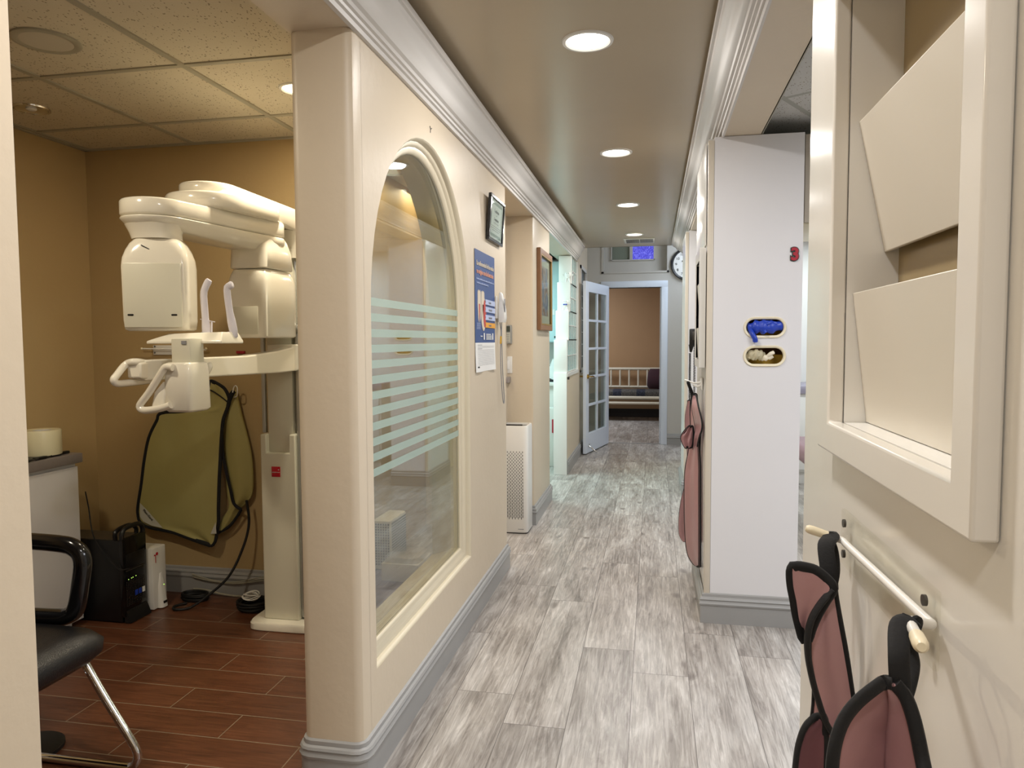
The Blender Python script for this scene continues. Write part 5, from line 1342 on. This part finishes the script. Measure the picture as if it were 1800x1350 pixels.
for k, (z_, mm) in enumerate(((1.503, 'paleblue'), (1.466, 'paleblue'), (1.426, 'paleblue'), (1.388, 'orange'))):
    b = MB(); b.prism([(3.565, z_), (3.575, z_ + 0.012), (3.565, z_ + 0.026), (3.795, z_ + 0.024), (3.795, z_ - 0.002)], 'x', XI + 0.0052, XI + 0.0060); a_ = b.build('callout_arrow', M[mm], bs)
    text_obj('caption', ('Gingivitis', 'Periodontitis', 'Periodontitis', 'Avanzada')[k], 0.014, PT(3.64, z_ + 0.007, 0.0041), M['inkgrey'], a_)
for k in range(5):
    b = MB(); b.box(XI + 0.004, XI + 0.0046, 3.39, 3.465 - 0.004 * (k % 2), 1.405 - k * 0.0065, 1.407 - k * 0.0065); b.build('caption_line', M['paleblue'], bs)
for k in range(4):
    b = MB(); b.box(XI + 0.0045, XI + 0.0052, 3.585, 3.71 - 0.02 * (k == 0), 1.352 - k * 0.008, 1.356 - k * 0.008); b.build('caption_line', M['paper'], bs)
for yy in (3.53, 3.725):
    b = MB(); b.box(XI + 0.0045, XI + 0.0052, yy, yy + 0.022, 1.327, 1.360); b.build('small_bottle_picture', M['paper'], bs)
text_obj('caption', 'bacterias', 0.010, PT(3.465, 1.341, 0.003), M['paper'], bs)
for k in range(17):
    b = MB(); y_a = 3.405; y_b = (3.50 if k in (0, 3) else 3.77); zz_ = 1.300 - k * 0.0062; x_ = pw(3.6, zz_)
    paper(b, y_a, y_b, zz_, zz_ + (0.0022 if k in (0, 3) else 0.001), off=0.0005, nz=1, th=0.0003); b.build('text_line', M['inkgrey'], ws)
b = MB(); paper(b, 3.395, 3.43, 1.190, 1.197, off=0.0005, nz=1, th=0.0003); b.build('small_logo', M['ink'], ws)

t = thing('wall_probe', 'white handheld probe in a wall holder with thin grey cords beside the poster', 'probe', (XI, 3.87, 1.42))
b = MB(); b.box(XI + 0.0005, XI + 0.012, 3.815, 3.84, 1.44, 1.56, bev=0.004); b.build('holder', M['white'], t)
b = MB(); b.loft([(XI + 0.026, 3.872, 1.420, 0.016, 0.035, 5), (XI + 0.030, 3.872, 1.44, 0.019, 0.040, 5), (XI + 0.030, 3.868, 1.48, 0.018, 0.038, 5), (XI + 0.028, 3.858, 1.54, 0.013, 0.026, 4), (XI + 0.026, 3.846, 1.572, 0.010, 0.018, 3), (XI + 0.025, 3.842, 1.58, 0.005, 0.009, 3)], n=28); b.build('probe_body', M['white'], t)
b = MB(); b.box(XI + 0.047, XI + 0.050, 3.835, 3.850, 1.475, 1.545, bev=0.001); b.build('display', M['inkgrey'], t)
b = MB()
xc = XI + 0.018
b.tube(smoothpts([(xc, 3.855, 1.425), (xc, 3.87, 1.40), (xc, 3.885, 1.36), (xc, 3.87, 1.25), (xc, 3.88, 1.15), (xc, 3.905, 1.05), (xc, 3.93, 0.99), (xc, 3.955, 0.975), (xc, 3.96, 1.01), (xc, 3.925, 1.15), (xc, 3.905, 1.30), (xc, 3.90, 1.37), (xc, 3.905, 1.425)], 6), 0.0026, n=8); b.build('cord', M['inkgrey'], t)
b = MB(); b.cyl((xc, 3.883, 1.345), (xc, 3.873, 1.305), 0.005, n=10); b.build('yellow_sleeve', M['cardyellow'], t)
w = MB()
w.tube([(XI + 0.001, 2.687, 2.105), (XI + 0.001, 2.690, 2.118)], 0.0015, n=6); w.tube([(XI + 0.001, 2.690, 2.118), (XI + 0.001, 2.705, 2.126)], 0.0015, n=6); w.tube([(XI + 0.001, 2.690, 2.118), (XI + 0.001, 2.682, 2.128)], 0.0015, n=6)
tag(w.build('wall_nail', M['darkmetal']), 'tiny bent nail left in the cream wall above the arched window', 'nail')

# ------------------------------------------------------------------ alcove: thermostat, switch, shelf, air purifier
t = thing('wall_thermostat', 'small grey thermostat with dark screen on the cream wall above the light switch', 'thermostat', (-1.03, 5.1, 1.36))
b = MB(); b.box(-1.09, -0.985, 5.072, 5.0995, 1.300, 1.432, bev=0.004); b.build('case', mat('grey_plastic', '9A9A96', 0.5), t)
b = MB(); b.box(-1.08, -0.995, 5.070, 5.0725, 1.385, 1.425); b.build('screen', M['lcd'], t)
b = MB(); b.box(-1.08, -0.995, 5.070, 5.0725, 1.31, 1.378); kp_ = b.build('keypad', M['label'], t)
for r in range(4):
    b = MB(); b.box(-1.075, -1.0, 5.069, 5.0702, 1.316 + r * 0.016, 1.319 + r * 0.016); b.build('button_row', M['inkgrey'], kp_)
t = thing('light_switch', 'white rocker light switch on the cream wall behind the air purifier', 'light switch', (-1.02, 5.1, 1.15))
b = MB(); b.box(-1.06, -0.985, 5.094, 5.0995, 1.09, 1.21, bev=0.002); b.build('plate', M['white'], t)
b = MB(); b.box(-1.04, -1.005, 5.089, 5.094, 1.117, 1.183, bev=0.002); b.build('rocker', M['paper'], t)
b = MB(); b.box(-1.35, -0.995, 4.98, 5.098, 1.025, 1.065, bev=0.003); tag(b.build('wall_shelf', M['counter']), 'grey shelf end on the cream wall under the light switch', 'shelf')
AP_ = thing('air_purifier', 'tall white air purifier with slotted front and black top in the wall alcove', 'air purifier', (-0.97, 4.96, 0))
b = MB()
b.loft([(-0.978, 4.95, 0.004, 0.140, 0.105, 9), (-0.978, 4.95, 0.012, 0.146, 0.111, 9), (-0.978, 4.95, 0.73, 0.146, 0.111, 9), (-0.978, 4.95, 0.742, 0.142, 0.108, 9), (-0.978, 4.95, 0.742, 0.132, 0.098, 9), (-0.978, 4.95, 0.722, 0.130, 0.096, 9)], n=72)
b.build('housing', M['white'], AP_, ang=60)
b = MB(); b.loft([(-0.978, 4.95, 0.723, 0.129, 0.095, 9), (-0.978, 4.95, 0.728, 0.129, 0.095, 9)], n=48); tp = b.build('top_panel', M['blackgloss'], AP_)
b = MB()
for k in range(14): b.box(-1.08, -0.90, 4.87 + k * 0.012, 4.875 + k * 0.012, 0.728, 0.732)
b.build('outlet_grille', M['black'], tp)
b = MB(); b.box(-0.895, -0.865, 4.88, 4.93, 0.7285, 0.731); b.build('control_panel', M['label'], tp)
b = MB()
for q in range(24):
    for r in range(20):
        xx = -1.11 + q * 0.0105; L_ = 0.010 + 0.010 * (1 - r / 20); z_ = 0.10 + r * 0.0235 + (0.0117 if q % 2 else 0)
        if z_ > 0.56: continue
        if xx < -0.868: b.prism([(xx, z_ + 0.001), (xx + 0.001, z_), (xx + 0.003, z_), (xx + 0.004, z_ + 0.001), (xx + 0.004, z_ + L_ - 0.001), (xx + 0.003, z_ + L_), (xx + 0.001, z_ + L_), (xx, z_ + L_ - 0.001)], 'y', 4.8378, 4.8395)
b.build('intake_slots', M['ink'], AP_)
b = MB(); b.box(-0.90, -0.86, 4.8375, 4.839, 0.03, 0.034); b.build('brand_mark', M['inkgrey'], AP_)
b = MB(); b.loft([(-0.978, 4.95, 0, 0.142, 0.107, 9), (-0.978, 4.95, 0.006, 0.144, 0.109, 9)], n=48); b.build('base', M['rubber'], AP_)

PF = thing('framed_picture', 'wood framed abstract print on the cream wall beyond the air purifier', 'picture', (XI, 5.55, 1.7))
b = MB(); b.prism([(5.245, 1.398), (5.865, 1.398), (5.865, 1.995), (5.245, 1.995)], 'x', XI + 0.0005, XI + 0.030, holes=[[(5.285, 1.438), (5.825, 1.438), (5.825, 1.955), (5.285, 1.955)]]); b.build('frame', M['wood'], PF, bev=0.005, seg=3)
b = MB(); b.box(XI + 0.002, XI + 0.012, 5.28, 5.83, 1.433, 1.96); mb_ = b.build('mat_board', M['label'], PF)
b = MB(); b.prism([(5.285, 1.438), (5.825, 1.438), (5.825, 1.955), (5.285, 1.955)], 'x', XI + 0.022, XI + 0.0305, holes=[[(5.295, 1.448), (5.815, 1.448), (5.815, 1.945), (5.295, 1.945)]]); b.build('frame_bead', M['gold'], PF)
b = MB(); b.box(XI + 0.012, XI + 0.0125, 5.37, 5.74, 1.51, 1.88); b.build('print', M['art'], mb_)
b = MB(); b.box(XI + 0.017, XI + 0.018, 5.285, 5.825, 1.438, 1.955); b.build('glazing', M['clear'], PF)

# ------------------------------------------------------------------ tooth figurines on the partition steps
def figurine(c, label, bow):
    t = thing('tooth_figurine', label, 'figurine', c, 'tooth figurines on the partition steps')
    x, y, z = c
    b = MB(); b.loft([(x, y, z + 0.045, 0.020, 0.014, 2.4), (x, y, z + 0.06, 0.027, 0.018, 2.6), (x, y, z + 0.09, 0.030, 0.020, 2.8), (x, y, z + 0.105, 0.024, 0.016, 3)], n=20); b.build('tooth_body', M['white'], t, ang=70)
    for s in (-1, 1):
        b = MB(); b.tube([(x + s * 0.012, y, z + 0.055), (x + s * 0.016, y, z + 0.025), (x + s * 0.020, y - 0.006, z + 0.004)], [0.011, 0.008, 0.007], n=10); b.build('leg', M['white'], t)
        b = MB(); b.tube([(x + s * 0.024, y, z + 0.075), (x + s * 0.042, y, z + 0.065), (x + s * 0.052, y, z + 0.085)], [0.005, 0.004, 0.006], n=8); b.build('arm', M['white'], t)
        b = MB(); b.sphere((x + s * 0.010, y - 0.019, z + 0.092), 0.003); b.build('eye', M['ink'], t)
    if bow:
        b = MB(); b.sphere((x - 0.012, y - 0.02, z + 0.062), 0.010, sy=0.4, sz=0.7); b.sphere((x + 0.012, y - 0.02, z + 0.062), 0.010, sy=0.4, sz=0.7); b.sphere((x, y - 0.022, z + 0.062), 0.005); b.build('bow_tie', M['nitrile'], t)
    else:
        b = MB(); b.cyl((x + 0.052, y, z + 0.02), (x + 0.052, y, z + 0.105), 0.0025, n=8); b.build('toothbrush', M['mauvechair'], t)
figurine((-0.868, 7.322, 1.62), 'white tooth figurine with blue bow tie on the lower partition step', True)
figurine((-0.858, 7.452, 1.91), 'white tooth figurine holding a brush on the upper partition step', False)

# ------------------------------------------------------------------ bright room beyond the picture
t = thing('upper_cabinet', 'pale cyan upper cabinet in the bright room left of the stepped partition', 'cabinet', (-1.25, 7.9, 1.3))
b = MB(); b.box(-2.6, -0.975, 7.92, 8.29, 1.30, 2.18, bev=0.003); b.build('carcass', M['blueskin'], t)
for x0 in (-2.58, -2.05, -1.52, ):
    b = MB(); b.box(x0, x0 + 0.52, 7.90, 7.918, 1.31, 2.17, bev=0.002); d = b.build('door', M['blueskin'], t)
    b = MB(); b.sphere((x0 + 0.47, 7.89, 1.36), 0.010); b.build('knob', M['ink'], d)
b = MB(); b.box(-1.10, -1.05, 7.895, 7.90, 1.60, 1.66); b.build('paper_sign', M['paper'], t)
b = MB(); b.box(-2.6, -0.98, 7.87, 8.29, 2.24, 2.28); tag(b.build('curtain_track', M['ink']), 'dark horizontal strip above the pale cyan cabinet', 'track')
t = thing('counter_cabinet', 'white counter unit in the bright room left of the stepped partition', 'counter', (-1.6, 7.9, 0))
b = MB(); b.box(-2.6, -0.975, 7.70, 8.29, 0.10, 0.84); b.box(-2.6, -0.98, 7.76, 8.29, 0, 0.10); b.build('body', M['whitem'], t)
b = MB(); b.box(-2.6, -0.972, 7.66, 8.29, 0.84, 0.875, bev=0.004); b.build('worktop', M['white'], t)
t = thing('paper_holder', 'tilted stack of white papers in a black stand on the bright counter', 'paper holder', (-1.07, 7.85, 0.88))
b = MB(); b.box(-1.14, -1.0, 7.80, 7.95, 0.877, 0.90, bev=0.004); b.box(-1.14, -1.0, 7.93, 7.95, 0.90, 1.05); b.build('stand', M['black'], t)
for k in range(4):
    b = MB(); b.box(-0.07, 0.07, -0.001, 0.001, 0, 0.21); b.xf(Matrix.Translation((-1.08 + 0.012 * k, 7.83 + 0.02 * k, 0.905)) @ Matrix.Rotation(math.radians(22 - 4 * k), 4, 'Y')); b.build('sheet', M['paper'], t)
t = thing('pump_bottle', 'small cream pump bottle on the bright counter behind the papers', 'bottle', (-1.03, 8.05, 0.88))
b = MB(); b.lathe([(0.025, 0.877), (0.028, 0.885), (0.028, 1.0), (0.012, 1.02), (0.010, 1.035)], (-1.03, 8.05, 0), n=20); b.build('bottle_body', M['cream'], t)
b = MB(); b.lathe([(0.012, 1.035), (0.012, 1.05), (0.004, 1.052), (0.004, 1.075)], (-1.03, 8.05, 0), n=14); b.box(-1.05, -1.022, 8.043, 8.057, 1.07, 1.08); b.build('pump', M['cream'], t)
b = MB(); b.box(-1.22, -0.99, 7.52, 7.64, 0.0, 0.62, bev=0.01); tag(b.build('waste_bin', M['whitem']), 'white bin edge visible low between the wall end and the partition', 'bin')
b = MB(); b.box(-1.03, -0.995, 7.49, 7.515, 0.36, 0.50, bev=0.002); b.box(-1.03, -0.995, 7.51, 7.522, 0.36, 0.5); tag(b.build('red_label_strip', M['redmatte']), 'small dull red label on the white bin in the bright room', 'label')
b = MB(); b.box(XI - 0.0, XI + 0.018, 7.17, 7.20, 0.935, 0.962, bev=0.002); tag(b.build('door_catch', M['darkmetal']), 'small brown metal catch on the low cream wall under the glass blocks', 'catch')

# ------------------------------------------------------------------ benches in the waiting room
bam = mat('cream_painted_rattan', 'E0D8C4', 0.35)
BN = thing('rattan_bench', 'cream rattan bench with patterned seat cushion against the brown wall', 'bench', (-0.7, 12.4, 0))
b = MB()
for x in (-1.75, 0.22):
    b.cyl((x, 12.02, 0), (x, 12.02, 0.62), 0.022); b.cyl((x, 12.58, 0), (x, 12.58, 0.84), 0.022)
b.build('posts', bam, BN)
for z, r in ((0.835, 0.024), (0.53, 0.020)):
    b = MB(); b.cyl((-1.77, 12.56, z), (0.26, 12.56, z), r); b.build('back_rail', bam, BN)
for z, r in ((0.385, 0.026), (0.298, 0.022)):
    b = MB(); b.cyl((-1.77, 12.0, z), (0.10, 12.0, z), r); b.build('front_rail', bam, BN)
for k in range(12):
    x = -1.62 + k * 0.153
    b = MB(); b.cyl((x, 12.56, 0.53), (x, 12.56, 0.835), 0.017, n=14); b.build('spindle', bam, BN)
b = MB(); b.box(-1.74, 0.16, 12.02, 12.55, 0.35, 0.39); b.build('seat_deck', M['ink'], BN)
b = MB(); b.box(-1.71, 0.16, 12.05, 12.53, 0.392, 0.50, bev=0.03, seg=4); tag(b.build('seat_cushion', M['cushion']), 'dark patterned seat cushion lying on the cream rattan bench', 'cushion')
t_ = MB(); t_.loft([(0.06, 12.48, 0.505, 0.13, 0.03, 3), (0.06, 12.46, 0.56, 0.16, 0.055, 3.5), (0.07, 12.46, 0.66, 0.165, 0.065, 3.5), (0.08, 12.47, 0.78, 0.16, 0.05, 3.5), (0.085, 12.48, 0.84, 0.13, 0.015, 3)], n=28)
tag(t_.build('throw_pillow', M['mulberry']), 'dark purple square pillow leaning at the right end of the bench', 'pillow')
B2 = thing('rattan_bench', 'second cream rattan bench, only its front leg and rail showing by the door jamb', 'bench', (0.4, 11.5, 0))
b = MB(); b.cyl((0.125, 11.0, 0), (0.125, 11.0, 0.46), 0.024); b.cyl((0.125, 11.95, 0), (0.125, 11.95, 0.46), 0.022); b.cyl((0.68, 11.0, 0), (0.68, 11.0, 0.84), 0.022); b.cyl((0.68, 11.95, 0), (0.68, 11.95, 0.84), 0.022); b.build('posts', bam, B2)
for z in (0.385, 0.298):
    b = MB(); b.cyl((0.125, 10.98, z), (0.125, 11.97, z), 0.022); b.build('front_rail', bam, B2)
b = MB(); b.cyl((0.68, 10.98, 0.835), (0.68, 11.97, 0.835), 0.022); b.cyl((0.10, 11.0, 0.385), (0.70, 11.0, 0.385), 0.02); b.build('back_rail', bam, B2)
b = MB(); b.box(0.14, 0.66, 11.02, 11.94, 0.392, 0.50, bev=0.03, seg=4); tag(b.build('seat_cushion', M['cushion']), 'dark patterned cushion on the second bench by the door jamb', 'cushion')

# ------------------------------------------------------------------ operatory glimpsed right of the tall cabinet
t = thing('dental_chair', 'mauve vinyl dental chair partly visible in the gap right of the white cabinet', 'dental chair', (1.3, 4.9, 0))
b = MB(); b.loft([(1.22, 4.60, 0.55, 0.20, 0.13, 3), (1.215, 4.62, 0.62, 0.25, 0.15, 3), (1.215, 4.66, 0.80, 0.255, 0.11, 3), (1.22, 4.72, 1.0, 0.23, 0.09, 3), (1.22, 4.74, 1.04, 0.18, 0.05, 3)], n=32); b.build('backrest', M['mauvechair'], t, ang=70)
b = MB(); b.sphere((1.22, 4.70, 1.13), 0.1, sx=1.9, sy=0.6, sz=0.95); b.build('headrest', M['mauvechair'], t)
b = MB(); b.box(1.0, 1.5, 4.72, 5.9, 0.46, 0.58, bev=0.05, seg=4); b.build('seat', M['mauvechair'], t)
b = MB(); b.box(1.1, 1.4, 4.9, 5.5, 0.0, 0.05, bev=0.02); b.box(1.18, 1.32, 5.05, 5.3, 0.05, 0.48, bev=0.02); b.build('pedestal', M['whitem'], t)
t = thing('operatory_counter', 'white drawer unit with grey worktop glimpsed in the right gap', 'counter', (1.35, 6.9, 0))
b = MB(); b.box(0.95, 2.6, 6.95, 7.59, 0.12, 0.83); b.box(0.98, 2.6, 7.0, 7.59, 0, 0.12); b.build('body', M['whitem'], t)
b = MB(); b.box(0.93, 2.62, 6.92, 7.59, 0.83, 0.90, bev=0.005); b.build('worktop', M['purplewood'], t)
for x0 in (0.97, 1.52, 2.07):
    b = MB(); b.box(x0, x0 + 0.52, 6.93, 6.948, 0.14, 0.80, bev=0.002); d = b.build('door', M['whitem'], t)
    b = MB(); b.tube([(x0 + 0.20, 6.93, 0.45), (x0 + 0.21, 6.90, 0.45), (x0 + 0.32, 6.90, 0.45), (x0 + 0.33, 6.93, 0.45)], 0.009, n=8); b.build('handle', M['ink'], d)
t = thing('side_counter', 'low white cabinet along the far operatory side wall, seen only in reflection', 'counter', (3.0, 3.5, 0))
b = MB(); b.box(2.75, 3.24, 2.2, 5.4, 0.0, 0.84); b.build('body', M['whitem'], t)
b = MB(); b.box(2.72, 3.24, 2.18, 5.42, 0.84, 0.88, bev=0.004); b.build('worktop', M['white'], t)
